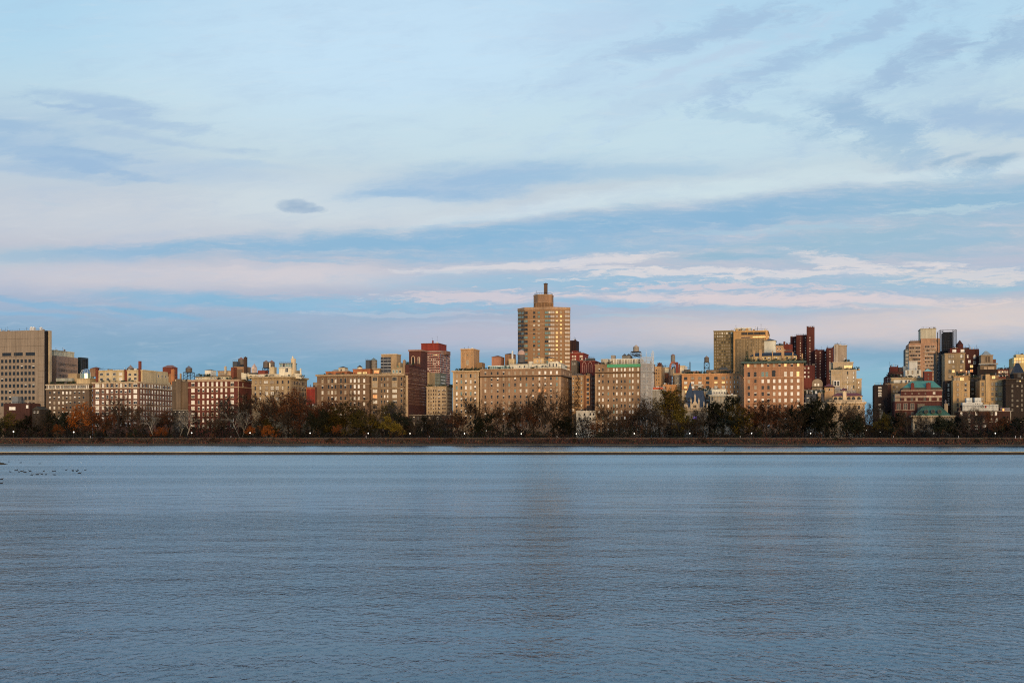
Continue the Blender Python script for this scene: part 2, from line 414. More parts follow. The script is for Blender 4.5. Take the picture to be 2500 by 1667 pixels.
class Bld:
    def __init__(s, name, label, v, x0, x1, ytop, mat, s0=0, T=18, side=None, cat='building', group=None, parapet=0.9, short=None, body=True, ybot=None):
        s.vx, s.vy, s.k = VIEWS[v]
        s.rnd = random.Random(hash_str(label))
        p0, p1 = s.X(x0), s.X(x1)
        s.n0 = DN + s0
        s.a0, ya = ray_n(p0, s.n0); s.a1, yb = ray_n(p1, s.n0)
        s.ym = (ya + yb) / 2; s.w = s.a1 - s.a0
        if side is not None: T = side_n(s.X(side), s.a1) - s.n0
        s.T = T
        s.h = height(s.Y(ytop), s.ym)
        s.root = empty(name, loc2w(s.a0, s.n0, ZG), -TH)
        tag(s.root, label, cat, group)
        s.mat = mat; s.wins = []; s.px = (p0, p1); s.short = short
        BUILDINGS.append(s)
        if body:
            m = MB(); m.box(0, s.w, 0, s.T, -.5, s.h - parapet * .5, mat, TAR)
            if parapet:
                t = .4; z0 = s.h - parapet * .5 + .002
                m.box(0, s.w, 0, t, z0, s.h, mat); m.box(0, s.w, s.T - t, s.T, z0, s.h, mat)
                m.box(0, t, t, s.T - t, z0, s.h, mat); m.box(s.w - t, s.w, t, s.T - t, z0, s.h, mat)
            s.wall = m.build('wall', s.root)
    def X(s, x): return s.vx + x / s.k
    def Y(s, y): return s.vy + y / s.k
    def lx(s, x, ds=0):            # local x of a photo column on the plane ds behind the front
        return ray_n(s.X(x), s.n0 + ds)[0] - s.a0
    def lz(s, y, ds=0):
        return height(s.Y(y), s.ym + ds * CS)
    def m(s, px): return px / s.k / F * s.ym     # zoomed pixels to metres
    def box(s, name, x0, x1, y0, y1, mat, ds=2, T=6, parent=None, top=None, cap=None, rail=False, side=None):
        """box seen between columns x0..x1, rows y0 (top)..y1"""
        X0, X1 = s.lx(x0, ds), s.lx(x1, ds); z0, z1 = s.lz(y1, ds), s.lz(y0, ds)
        if ds > .4: z0 -= 1.2
        if side is not None: T = side_n(s.X(side), s.a0 + X1) - s.n0 - ds
        b = MB(); b.box(X0, X1, ds, ds + T, z0, z1, mat, top or TAR)
        if cap: b.box(X0 - .3, X1 + .3, ds - .3, ds + T + .3, z1 - .45, z1 + .12, cap)
        if rail:
            for q in np.arange(X0, X1 + .1, 1.6): b.bar((q, ds + .1, z1), (q, ds + .1, z1 + 1), .05, IRON)
            b.bar((X0, ds + .1, z1 + 1), (X1, ds + .1, z1 + 1), .05, IRON)
        o = b.build(name, parent or s.root)
        o['_x0'] = X0; o['_x1'] = X1; o['_ds'] = ds; o['_T'] = T
        return o
    def hip(s, name, x0, x1, y0, y1, mat, ds=2, T=6, rx=0, ry=0, over=.3, parent=None):
        X0, X1 = s.lx(x0, ds), s.lx(x1, ds); z0, z1 = s.lz(y1, ds), s.lz(y0, ds)
        b = MB(); b.pyr(X0 - over, X1 + over, ds - over, ds + T + over, z0, z1, mat, rx * (X1 - X0), ry * T)
        return b.build(name, parent or s.root)
    def cyl(s, name, x0, x1, y0, y1, mat, ds=2, parent=None, cone=0, cmat=None, n=12):
        X0, X1 = s.lx(x0, ds), s.lx(x1, ds); z0, z1 = s.lz(y1, ds), s.lz(y0, ds); r = (X1 - X0) / 2
        b = MB(); b.cyl((X0 + X1) / 2, ds + r, r, z0 - .6, z1, mat, n)
        if cone: b.cyl((X0 + X1) / 2, ds + r, r + .2, z1, z1 + cone, cmat or mat, n, .1)
        return b.build(name, parent or s.root)
    def chimney(s, x0, x1, y0, y1, mat, ds=3, cap=None):
        X0, X1 = s.lx(x0, ds), s.lx(x1, ds); w = X1 - X0
        z0, z1 = s.lz(y1, ds), s.lz(y0, ds)
        b = MB(); b.box(X0, X1, ds, ds + max(w, 1.2), z0 - 2, z1 - .5, mat); b.box(X0 - .12, X1 + .12, ds - .12, ds + max(w, 1.2) + .12, z1 - .498, z1 - .2, cap or mat)
        b.cyl((X0 + X1) / 2, ds + w / 2, min(.35, w * .3), z1 - .198, z1 + .25, cap or mat, 8)
        return b.build('chimney', s.root)
    def band(s, y, hpx, mat, out=.3, name='cornice', ds=0, x0=None, x1=None, T=None, dent=False):
        """moulding that runs round the front and both sides, row y = its top"""
        z1 = s.lz(y, ds); z0 = z1 - s.m(hpx); X0 = 0 if x0 is None else s.lx(x0, ds); X1 = s.w if x1 is None else s.lx(x1, ds)
        T = s.T if T is None else T
        b = MB(); L0 = -out if x0 is None else 0; L1 = out if x1 is None else 0
        b.box(X0 + L0, X1 + L1, ds - out, ds - .003, z0, z1, mat)
        if x1 is None: b.box(X1 + .003, X1 + out, ds - .003, ds + T, z0, z1, mat)
        if x0 is None: b.box(X0 - out, X0 - .003, ds - .003, ds + T, z0, z1, mat)
        if dent:
            q = X0
            while q < X1 - .3:
                b.box(q, q + .35, ds - out * .75, ds - .004, z0 - .45, z0 - .003, mat); q += .95
            if x1 is None:
                q = ds + .5
                while q < ds + T - .5:
                    b.box(X1 + .004, X1 + out * .75, q, q + .35, z0 - .45, z0 - .003, mat); q += .95
        return b.build(name, s.root)
    def strip(s, x0, x1, y0, y1, mat, out=.12, name='wall_panel', ds=0, parent=None):
        X0, X1 = s.lx(x0, ds), s.lx(x1, ds)
        b = MB(); b.box(X0, X1, ds - out, ds - .003, s.lz(y1, ds), s.lz(y0, ds), mat)
        return b.build(name, parent or s.root)
    def add(s, xs, ys, w, h, pat='dphq', frame=FW, n=1, ds=0, parent=None, off=0):
        """front windows; xs, ys centres in the zoomed picture, w, h in zoomed pixels"""
        W_, H_ = s.m(w) * 1.08, s.m(h) * 1.05
        for i, x in enumerate(xs):
            for y in ys:
                s.wins.append((s.lx(x, ds), ds - off - .004, s.lz(y, ds) - H_ / 2, 0, W_, H_, s.pick(pat, x, y), frame, n, parent))
    def pick(s, pat, x, y):
        if callable(pat): return pat(x, y, s.rnd)
        return s.rnd.choice(pat)
    def addside(s, ns, ys, w, h, pat='dphq', frame=FW, n=1, parent=None, X=None, right=True, ds=0):
        """ns: positions in metres back from the front, w in metres"""
        H_ = s.m(h)
        for q in ns:
            for y in ys:
                x = (s.w if right else 0) if X is None else X
                s.wins.append((x + (.004 if right else -.004), ds + q, s.lz(y, 0) - H_ / 2, math.pi / 2 if right else -math.pi / 2, w, H_, s.pick(pat, q, y), frame, n, parent))
    def finish(s):
        ws = s.wins
        if len(ws) > 100:
            order = sorted(range(len(ws)), key=lambda i: -(ws[i][4] * ws[i][5] * (1 if ws[i][3] == 0 else .4) + (0 if ws[i][2] > 14 else -50)))
            keep = set(order[:100]); rest = [ws[i] for i in order[100:]]
            ws = [ws[i] for i in sorted(keep)]
            m = MB()
            for (x, y, z, rz, w, h, var, fr, n, par) in rest:
                me = window_mesh(w, h, var, fr, n); c, sn = math.cos(rz), math.sin(rz); b0 = len(m.v)
                m.v += [(x + v.co.x * c - v.co.y * sn, y + v.co.x * sn + v.co.y * c, z + v.co.z) for v in me.vertices]
                for p in me.polygons:
                    m.f.append(tuple(b0 + i for i in p.vertices)); m.m.append(m.mi(me.materials[p.material_index]))
            o = m.build('small_windows', s.root); o['kind'] = 'stuff'
        for (x, y, z, rz, w, h, var, fr, n, par) in ws:
            o = bpy.data.objects.new('window', window_mesh(w, h, var, fr, n)); C.objects.link(o)
            o.parent = par or s.root; o.location = (x, y, z); o.rotation_euler = (0, 0, rz)
    def clutter(s, x0, x1, ybase, n=6, ds=3, hmax=2.2, plants=0, rails=True):
        """vents, pipes, aerials and rails along a roof; shrubs of a terrace"""
        rn = s.rnd; z = s.lz(ybase, ds) - .6; X0, X1 = s.lx(x0, ds), s.lx(x1, ds)
        for i in range(n):
            b = MB(); x = rn.uniform(X0, X1); y = ds + rn.uniform(0, 4); t = rn.random(); hh = rn.uniform(.8, hmax)
            if t < .45: b.box(x, x + rn.uniform(.6, 2.0), y, y + 1, z, z + .6 + hh * .6, rn.choice((STEELW, WOOD, s.mat, TAR))); nm = 'roof_vent'
            elif t < .75: b.cyl(x, y, .16, z, z + .6 + hh, rn.choice((IRON, STEELW)), 6); nm = 'flue_pipe'
            else: b.bar((x, y, z), (x, y, z + 1 + hh * 1.5), .06, IRON); b.bar((x - .4, y, z + .8 + hh * 1.3), (x + .4, y, z + .8 + hh * 1.3), .05, IRON); nm = 'aerial'
            b.build(nm, s.root)
        if rails:
            b = MB(); q = X0
            while q < X1: b.bar((q, ds - 1.5, z), (q, ds - 1.5, z + 1.5), .04, IRON); q += 2.
            b.bar((X0, ds - 1.5, z + 1.5), (X1, ds - 1.5, z + 1.5), .05, IRON)
            b.build('railing', s.root)
        if plants:
            b = MB()
            for i in range(plants):
                x = rn.uniform(X0, X1); y = ds + rn.uniform(-1.5, 2); hh = rn.uniform(.8, 2.2)
                for j in range(26):
                    c = Vector((x + rn.gauss(0, .45), y + rn.gauss(0, .45), z + .5 + rn.random() * hh))
                    u = Vector((rn.gauss(0, 1), rn.gauss(0, 1), rn.gauss(0, 1))).normalized() * .28; q = u.orthogonal().normalized() * .25
                    b.poly((c - u, c + q, c + u, c - q), PLANT)
            o = b.build('terrace_plants', s.root); o['kind'] = 'stuff'
def hash_str(t):
    h = 5381
    for ch in t: h = (h * 33 + ord(ch)) & 0xffffff
    return h
def L(a, b, n): return [a + (b - a) * i / (n - 1) for i in range(n)] if n > 1 else [a]
def rows(a, p, end): 
    r = []
    while a <= end: r.append(a); a += p
    return r
# ============================================================ buildings along the avenue and behind it
# every one is given by columns and rows read off an enlarged view of the photo (view number first)
GREYBR = W(150, 128, 108); 
def tank(v, x0, x1, yapex, yeave, ybot, ylegs, label, s0=8, lx0=None, lx1=None, roof=WOODT, wood=WOOD, leg=IRON, dome=False):
    """roof-top water tank: staved barrel, cone, platform and braced legs"""
    vx, vy, k = VIEWS[v]; n = DN + s0
    p0, p1 = vx + x0 / k, vx + x1 / k
    a0, ya = ray_n(p0, n); a1, yb = ray_n(p1, n); y = (ya + yb) / 2; r = (a1 - a0) / 2
    Z = lambda q: height(vy + q / k, y)
    root = empty('water_tank', loc2w((a0 + a1) / 2, n + r, ZG + Z(ylegs)), -TH)
    tag(root, label, 'water tank', 'wooden water tanks on the roofs')
    zl = Z(ylegs); zb = Z(ybot) - zl; ze = Z(yeave) - zl; za = Z(yapex) - zl
    b = MB(); b.cyl(0, 0, r, zb, ze, wood, 20, r * .96)
    for q in L(zb + .3, ze - .3, 6): b.cyl(0, 0, r * 1.015, q, q + .07, IRON, 20)
    b.build('barrel', root)
    b = MB()
    if dome:
        pr = r * 1.08; pz = ze
        for i in range(1, 6):
            t = i / 5 * math.pi / 2; nr = max(r * 1.08 * math.cos(t), .05); nzz = ze + (za - ze) * math.sin(t)
            b.cyl(0, 0, pr, pz, nzz, roof, 16, nr); pr, pz = nr, nzz + .002
    else:
        b.cyl(0, 0, r * 1.1, ze, za, roof, 16, .12); b.cyl(0, 0, .15, za, za + .35, roof, 6)
    b.build('conical_roof' if not dome else 'domed_roof', root)
    if zb > .5:
        m_ = (lx1 - lx0) / (x1 - x0) if lx0 else .95
        w = r * m_ * .9
        b = MB(); b.box(-w, w, -w, w, zb - .45, zb - .003, leg); b.build('platform', root)
        for sx in (-1, 1):
            for sy in (-1, 1):
                b = MB(); b.box(sx * w - .14, sx * w + .14, sy * w - .14, sy * w + .14, -.8, zb - .452, leg); b.build('leg', root)
        b = MB(); 
        for sy in (-1, 1):
            for zz0, zz1 in ((0.1, zb * .5), (zb * .5, zb - .5)):
                b.bar((-w, sy * w, zz0), (w, sy * w, zz1), .08, leg); b.bar((w, sy * w, zz0), (-w, sy * w, zz1), .08, leg)
                b.bar((sy * w, -w, zz0), (sy * w, w, zz1), .08, leg)
            b.bar((-w, sy * w, zb * .5), (w, sy * w, zb * .5), .09, leg)
        b.build('brace', root)
    return root

# ---- 1 concrete hospital tower at the left edge
M1 = W(139, 122, 107, var=.07)
b = Bld('hospital_tower', 'broad grey brown concrete tower with blank top floors and square windows at left edge', 1, -560, 485, 128, M1, 0, T=26, body=False, short='concrete tower')
q = MB(); sk = -13.5; q.prism([(0, 0), (b.w, 0), (b.w + sk, 26), (sk, 26)], -.5, b.h, M1, TAR); b.wall = q.build('wall', b.root)
MJ = W(100, 86, 74)
for y in (215, 297, 410): b.strip(-560, 485, y, y + 3, MJ, .05, 'panel_joint')
for x in (165, 415, 130 - 500): b.strip(x, x + 3, 130, 1000, MJ, .06, 'panel_joint')
for y in rows(470, 67.2, 1040): b.strip(415, 485, y + 30, y + 32, MJ, .07, 'panel_joint')
for x0, x1 in ((22, 125), (150, 252), (278, 385), (-110, -10), (-240, -140)):
    b.add([(x0 + x1) / 2], [383], x1 - x0, 32, 'k', FD, 3)
b.add([25 + 42.7 * i for i in range(-12, 9)], rows(458, 67.2, 940), 27, 33, 'kkkkkqd', FD)
# near-black box paints the shade of a recess; end pier on the right side
q = MB(); xr = b.w; dk = W(28, 22, 22); q.box(xr + .003, xr + 1.1, 1.0, 3, -.5, b.h - .4, dk); q.box(xr - .2, xr + 2.2, 3.2, 5.6, -.5, b.h - .2, W(165, 148, 122)); q.build('recess_shade_and_pier', b.root)
b.clutter(-100, 480, 130, 14, 3, 2.0); b.chimney(330, 345, 88, 130, STEELW); b.chimney(348, 372, 92, 130, STEELW); b.chimney(433, 452, 96, 130, STEELW)
b.clutter(-100, 120, 125, 8, 6, 2.4, rails=False)
b = Bld('brick_annex', 'low dark brick building with a flat roof below the concrete tower windows', 1, 40, 325, 915, W(74, 44, 38), -14, T=12, short='low dark annex')
b.add([135], [970], 74, 32, 'w', FW, 2); b.add([298], [952], 26, 32, 'w')
b.box('roof_unit', 128, 196, 840, 917, plain('grey_sheet', (.16, .17, .17), .5), 2, 4); b.clutter(60, 300, 915, 5, 3)
b = Bld('gabled_house', 'small dark gabled house at the foot of the concrete tower', 1, 352, 440, 985, W(52, 44, 38), -16, T=9, parapet=0, short='gabled house')
b.hip('roof', 352, 440, 948, 985, W(60, 56, 50), 0, 9, 0, .5)
b.add([378, 412], [1010], 16, 24, 'kd')

# ---- 2 tan office block with white penthouse, dark glass block
b = Bld('office_block', 'tan stone office block with small paired windows and a long white penthouse', 1, 505, 618, 396, W(158, 128, 110), 40, side=852, short='tan office block')
b.addside(L(3, b.T - 1.5, 17), [485, 550, 612, 672], 1.2, 34, 'kdd', W(178, 150, 130))
b.box('penthouse', 512, 594, 333, 400, W(205, 195, 165), 2, 24, cap=W(222, 212, 185), side=812)
b.clutter(515, 700, 333, 6, 8, 2, rails=False)
b = Bld('glass_block', 'small black glass block between the tan office block and the greenhouse dome', 1, 852, 886, 412, plain('black_glass_wall', (.02, .028, .03), .25), 75, side=966, short='black glass block')
b.addside(L(2, b.T - 2, 5), [450, 500, 550], 3.4, 44, 'k', FD)
# ---- 3 wide low stone-topped building with greenhouse
b = Bld('apartment_building', 'brown brick block with two pale cornices and a greenhouse dome on its roof', 1, 502, 975, 702, W(100, 82, 68), 0, side=1010, short='greenhouse roofed block')
st = W(186, 166, 138)
b.band(708, 9, st, .4); b.band(755, 9, st, .5)
b.add(L(515, 965, 26), [735], 11, 34, 'dkdgp', FW)
b.add([547, 595, 645, 690, 730, 770, 818, 868, 915], rows(800, 54.5, 1100), 23, 31, 'hpqdwt', W(140, 118, 96))
b.addside([4, 9, 14], rows(800, 54.5, 1100), 1.6, 30, 'dk')
b.clutter(510, 830, 702, 10, 3, 1.8, 26); b.box('penthouse', 745, 840, 590, 700, W(168, 140, 104), 6, 8)
b.box('awning', 612, 790, 640, 655, W(150, 150, 140), 3, 4)
b.box('penthouse', 838, 980, 645, 705, W(186, 160, 118), 3, 10, cap=W(170, 150, 115))
gl = MB(); X0, X1 = b.lx(845, 5), b.lx(972, 5); z0, z1, z2 = b.lz(648, 5), b.lz(590, 5), b.lz(535, 5)
gl.cyl((X0 + X1) / 2, 5 + (X1 - X0) / 2, (X1 - X0) / 2, z0, z1, GREENG, 14)
r = (X1 - X0) / 2; gl.cyl((X0 + X1) / 2, 5 + r, r, z1 + .002, z1 + (z2 - z1) * .75, GLASSB, 14, r * .7); gl.cyl((X0 + X1) / 2, 5 + r, r * .7, z1 + (z2 - z1) * .75 + .002, z2, GLASSB, 14, .2)
for i in range(14):
    t = 2 * math.pi * i / 14; cx, cy = (X0 + X1) / 2, 5 + r; ct, sn_ = math.cos(t), math.sin(t)
    gl.bar((cx + r * ct, cy + r * sn_, z0), (cx + r * ct, cy + r * sn_, z1), .12, STEELW); gl.bar((cx + r * ct, cy + r * sn_, z1), (cx + r * .7 * ct, cy + r * .7 * sn_, z1 + (z2 - z1) * .75), .1, STEELW)
gl.build('greenhouse', b.root)

# ---- 4 brick block with cream penthouses
BR4 = W(112, 76, 62); ST4 = W(182, 158, 128)
b = Bld('apartment_building', 'purple brown brick block with pale stone top floor and cream penthouses', 1, 1012, 1520, 682, BR4, 0, side=1887, short='cream penthoused block')
b.band(682, 13, ST4, .5, dent=True); b.band(742, 10, ST4, .45); b.band(938, 5, ST4, .2, 'belt_course')
c4 = [1127, 1175, 1225, 1277, 1325, 1375, 1420]
b.add(c4, [718], 25, 42, 'pqhd', FW); b.add([1065, 1480], [718], 46, 42, 'pq', FW, 2)
for x in (1098, 1150, 1200, 1251, 1301, 1350, 1398, 1446): b.strip(x - 5, x + 5, 698, 740, ST4, .2, 'pilaster')
b.add(c4, rows(785, 59.5, 1190), 25, 36, 'hqhdpw', FW); b.add([1065, 1480], rows(785, 59.5, 1190), 40, 40, 'hqwp', FW, 2)
b.addside(L(2.5, b.T - 2, 12), [718], 2.0, 42, 'pqhd', FW); b.addside(L(2.5, b.T - 2, 12), rows(785, 59.5, 1120), 1.5, 36, 'hqhdpw', FW)
CR = W(196, 172, 130)
o = b.box('penthouse', 1070, 1350, 553, 682, CR, 4, 18, cap=W(206, 182, 138)); b.add([1110, 1180, 1250, 1320], [595, 650], 36, 26, 'kdp', FW, 1, 4, o)
o = b.box('penthouse', 1390, 1560, 556, 682, CR, 4, 18, cap=W(206, 182, 138)); b.add([1420, 1480], [605, 650], 34, 24, 'kd', FW, 1, 4, o)
q = MB(); q.box(b.w - 6, b.w - .5, 8, b.T - 6, b.h, b.h + 9, CR, TAR); q.box(b.w - 5, b.w - 1.4, b.T - 6, b.T - 1, b.h, b.h + 6, CR, TAR)
o = q.build('penthouse', b.root)
for n_ in L(11, b.T - 9, 6): b.wins.append((b.w - .496, n_, b.h + 4.5, math.pi / 2, 1.8, 1.8, 'k', FW, 1, o))
BR = W(120, 56, 40)
b.chimney(1045, 1068, 535, 682, BR); b.chimney(1362, 1398, 548, 682, BR, 5); b.box('stair_bulkhead', 985, 1042, 530, 600, W(128, 96, 72), 8, 5)
b.hip('bulkhead_roof', 985, 1075, 510, 530, W(120, 70, 50), 8, 5)
q = MB(); q.box(b.w - 9, b.w - 1, b.T + 1, b.T + 9, b.h - 4, b.h + 13, BR, TAR); q.pyr(b.w - 9.3, b.w - .7, b.T + .7, b.T + 9.3, b.h + 13, b.h + 15, WOODR, 2, 0); q.build('lift_tower', b.root)
q = MB(); q.box(b.w - 2.4, b.w - 1, 3, 5, b.h, b.h + 15, BR); q.build('chimney', b.root)
b.clutter(1080, 1500, 553, 14, 6, 2.2, 0); b.clutter(1020, 1500, 682, 4, 2, 1, 10)
tank(1, 1372, 1440, 497, 535, 560, 600, 'small brown tank with a tan pointed roof between cream penthouses', 12, roof=WOODT)

# ---- 5 narrow grey-brown building
b = Bld('apartment_building', 'narrow plain grey brown block behind a tall chimney and a braced water tank', 2, 560, 782, 448, W(96, 80, 66), 6, side=800, short='narrow grey brown block')
b.strip(624, 690, 420, 900, W(108, 90, 74), 1.2, 'projecting_bay'); b.strip(692, 782, 470, 900, W(104, 84, 66), .5, 'wall_panel')
b.add([707], rows(520, 74, 1000), 24, 40, 'pqw', FW); b.add([763], rows(500, 56, 1000), 26, 40, 'pkq', FW)
b.band(548, 5, W(130, 112, 92), .15, 'belt_course')
b.box('penthouse', 600, 640, 425, 470, W(200, 180, 150), 4, 4); b.box('penthouse', 690, 780, 425, 470, W(190, 178, 160), 7, 4)
b.chimney(546, 582, 282, 460, W(176, 110, 62)); b.box('bulkhead', 512, 545, 348, 440, W(150, 104, 66), 6, 4); b.hip('bulkhead_roof', 512, 600, 345, 362, TAR, 8, 4)
b.chimney(665, 680, 345, 420, W(170, 140, 100)); b.clutter(600, 775, 440, 6, 3)
tank(2, 727, 808, 238, 275, 325, 420, 'grey water tank on tall cross braced black legs beside the red brick block', 10, 697, 806, roof=plain('grey_tank_roof', (.12, .11, .11), .8))

# ---- 6 red brick building
RD = W(104, 50, 40); S6 = W(168, 136, 108)
b = Bld('apartment_building', 'deep red brick block with large white framed windows and a pale roof parapet', 2, 783, 1475, 428, RD, 0, side=1650, short='deep red block')
b.band(428, 26, S6, .35); b.band(528, 14, S6, .3, 'belt_course'); b.band(766, 5, S6, .15, 'belt_course')
c6 = [927, 988, 1050, 1112, 1175, 1237, 1300]
b.add(c6, [490], 30, 56, 'pqw', W(200, 176, 146)); b.add([847, 1383], [490], 48, 56, 'pq', W(200, 176, 146), 2)
b.add(c6, rows(573, 82, 1080), 29, 50, 'hqpwhd', W(206, 184, 156)); b.add([847, 1383], rows(573, 82, 1080), 48, 50, 'qphw', W(206, 184, 156), 3)
b.strip(1462, 1473, 460, 1000, S6, .2, 'quoin'); 
b.addside([6, 20, 24], [500, 655, 735], 1.4, 50, 'dk')
o = b.box('penthouse', 880, 1338, 382, 430, W(192, 178, 150), 3, 14, cap=W(60, 55, 50)); b.add(L(900, 965, 4) + L(1080, 1250, 9), [408], 12, 22, 'kd', FW, 1, 3, o)
o = b.box('water_tank_house', 1008, 1088, 298, 378, W(226, 220, 208), 8, 8); b.hip('tank_house_roof', 1008, 1088, 283, 298, TAR, 8, 8)
o = b.box('penthouse', 1188, 1365, 312, 402, W(178, 148, 116), 8, 12, cap=W(150, 120, 90)); b.add([1240], [350], 60, 30, 't', FB, 2, 8, o)
b.box('bulkhead', 1365, 1402, 262, 402, W(116, 62, 44), 7, 8); b.chimney(1275, 1296, 250, 312, W(190, 170, 140))
b.box('lift_house', 1402, 1558, 255, 405, W(150, 112, 78), 12, 9); b.box('lift_house_front', 1445, 1515, 290, 400, W(110, 88, 70), 11, 1)
b.box('dark_frame_screen', 1388, 1448, 185, 255, plain('dark_screen', (.05, .052, .055), .6), 14, 5, rail=True)
b.chimney(1540, 1573, 125, 310, W(78, 56, 46)); b.box('bulkhead', 1508, 1570, 340, 405, W(214, 200, 172), 3, 5)
b.clutter(1100, 1640, 430, 12, 2.5, 2, 14); b.clutter(900, 1080, 382, 5, 5, 1.4, 16, False)
tank(2, 1445, 1523, 122, 150, 225, 255, 'brown water tank with a reddish roof beside a tall dark chimney', 20, roof=WOODR)

# distant obelisk
b = Bld('distant_tower', 'slender pale pointed tower far behind the roofs beside the deep red block', 2, 1646, 1684, 262, W(206, 182, 170), 900, T=10, parapet=0, short='distant pale tower')
b.hip('pointed_roof', 1646, 1684, 205, 262, W(190, 160, 148), 0, 10, 0, 0, 0); b.add([1657, 1672], rows(280, 12, 320), 5, 6, 'k', FD)

# ---- 7 limestone building with wide cornice
LM = W(158, 132, 98); LC = W(172, 148, 112)
b = Bld('apartment_building', 'yellowish limestone block with a deep bracketed cornice and white rooftop studio', 3, 82, 612, 390, LM, 0, side=838, short='yellowish limestone block')
b.band(388, 16, LC, 1.5, dent=True); b.band(418, 4, LC, .3, 'belt_course'); b.band(500, 5, LC, .25, 'belt_course'); b.band(640, 5, LC, .25, 'belt_course')
b.add([140, 202, 436, 505], [463], 24, 38, 'pqdt', FB); b.add([275, 360], [463], 56, 38, 'tp', FB, 3)
b.add([132, 200, 505], rows(545, 72, 760), 26, 44, 'pqdt', FB); b.add([285, 362, 430], rows(545, 72, 760), 46, 48, 'tpq', FB, 3); b.add([585], rows(463, 78, 760), 22, 38, 'dq', FB)
b.addside(L(4, b.T - 3, 9), rows(470, 74, 900), 1.6, 44, 'dktq', FB); b.band(545, 4, LC, .3, 'belt_course')
b.box('parapet_wall', 0, 760, 352, 396, W(206, 192, 168), 6, 1); b.box('penthouse', 165, 262, 300, 345, W(126, 58, 44), 9, 6); b.box('penthouse', 20, 155, 330, 372, W(66, 68, 70), 8, 6)
b.chimney(322, 390, 252, 396, W(204, 180, 140), 6); b.chimney(320, 332, 200, 300, W(220, 205, 180), 6)
o = b.box('roof_studio', 455, 622, 268, 385, W(222, 208, 180), 5, 9, cap=W(190, 180, 165)); b.add([560], [303], 40, 50, 'd', FW, 2, 5, o)
o = b.box('roof_studio_upper', 460, 638, 207, 268, GREENG, 6, 7, cap=W(120, 110, 96), rail=True); b.add([480, 520, 560, 600], [235], 34, 48, 'gd', FW, 1, 6, o)
b.chimney(618, 664, 145, 345, W(206, 182, 146), 6); b.box('chimney_shaft', 630, 646, 112, 150, W(210, 196, 170), 8, .8)
b.box('bulkhead', 655, 720, 310, 390, W(120, 112, 98), 8, 5); b.chimney(740, 752, 282, 390, W(220, 210, 190), 10)
b.clutter(30, 800, 392, 16, 3, 1.8, 6)
tank(3, 222, 298, 163, 190, 262, 350, 'grey brown water tank with a tan roof, left one of a touching pair', 14, roof=WOODT)
tank(3, 299, 375, 163, 192, 268, 350, 'grey brown water tank with a reddish roof, right one of a touching pair', 14, roof=WOODR)

# ---- 8 small pink and red house front
b = Bld('row_house', 'narrow red plastered building with orange top between the limestone and the arched brick blocks', 3, 822, 945, 528, W(150, 90, 58), 18, side=975, short='narrow red building')
b.strip(835, 944, 558, 900, W(140, 42, 38), .15, 'red_plaster'); b.add([897], rows(572, 62, 800), 14, 28, 'dk', FB)
b.box('bulkhead', 920, 975, 465, 528, W(150, 130, 112), 14, 6); b.clutter(830, 940, 528, 5)

# ---- 9 brown building with arched top floor
B9 = W(116, 88, 66); S9 = W(160, 134, 104)
b = Bld('apartment_building', 'brown brick block with round arched top floor windows and terracotta penthouses', 3, 975, 1690, 372, B9, 0, T=20, short='arched top brown block')
b.band(356, 22, S9, .9, dent=True); b.band(488, 7, S9, .3, 'belt_course'); b.band(712, 5, S9, .2, 'belt_course')
c9 = [1050, 1133, 1182, 1228, 1302, 1362, 1437, 1490, 1545, 1620]
f9 = lambda x, y, r: r.choice('wp') if x > 1460 and y < 640 else r.choice('dtkqdp')
b.add(c9, [446], 30, 50, f9, S9)
for x in c9:      # round heads
    q = MB(); cx = b.lx(x); z = b.lz(421); r0 = b.m(15); r1 = b.m(21)
    for i in range(8):
        t0, t1 = math.pi * i / 8, math.pi * (i + 1) / 8
        q.poly([(cx + r1 * math.cos(t0), -.15, z + r1 * math.sin(t0)), (cx + r1 * math.cos(t1), -.15, z + r1 * math.sin(t1)), (cx + r0 * math.cos(t1), -.15, z + r0 * math.sin(t1)), (cx + r0 * math.cos(t0), -.15, z + r0 * math.sin(t0))], S9)
        q.poly([(cx, -.08, z), (cx + r0 * math.cos(t0), -.08, z + r0 * math.sin(t0)), (cx + r0 * math.cos(t1), -.08, z + r0 * math.sin(t1))], GLASSD)
    q.build('window_arch', b.root)
b.add(c9, rows(525, 79, 1000), 30, 50, f9, W(150, 124, 98))
TC = W(160, 92, 54)
o = b.box('penthouse', 1095, 1380, 315, 375, TC, 3, 12, cap=W(170, 110, 70)); b.add([1150, 1250, 1330], [350], 40, 26, 'dk', FB, 2, 3, o)
o = b.box('penthouse', 1466, 1700, 288, 375, W(172, 100, 56), 3, 12, cap=W(150, 96, 60)); b.add([1555, 1628], [345], 60, 34, 'y', FD, 3, 3, o)
o = b.box('roof_cabin', 1268, 1352, 265, 315, W(205, 190, 165), 8, 6); b.hip('cabin_roof', 1268, 1352, 243, 265, TAR, 8, 6); b.add([1305], [296], 16, 20, 'k', FD, 1, 8, o)
b.hip('skylight', 1175, 1260, 285, 315, W(150, 140, 128), 7, 6, .3); b.cyl('roof_turret', 1512, 1580, 262, 290, W(210, 196, 170), 8, cone=1.6, cmat=TAR); b.hip('skylight', 1352, 1392, 290, 315, W(190, 170, 140), 7, 6)
b.clutter(1000, 1680, 372, 14, 3, 1.6, 22)
o = b.box('steel_screen', 1638, 1692, 165, 290, plain('dark_screen', (.05, .052, .055), .6), 8, 5, rail=True)
tank(3, 1686, 1778, 130, 165, 282, 345, 'large grey water tank beside a dark steel screen above the arched block', 12, roof=plain('green_grey_roof', (.16, .18, .15), .8), wood=plain('grey_tank', (.2, .18, .155), .85))

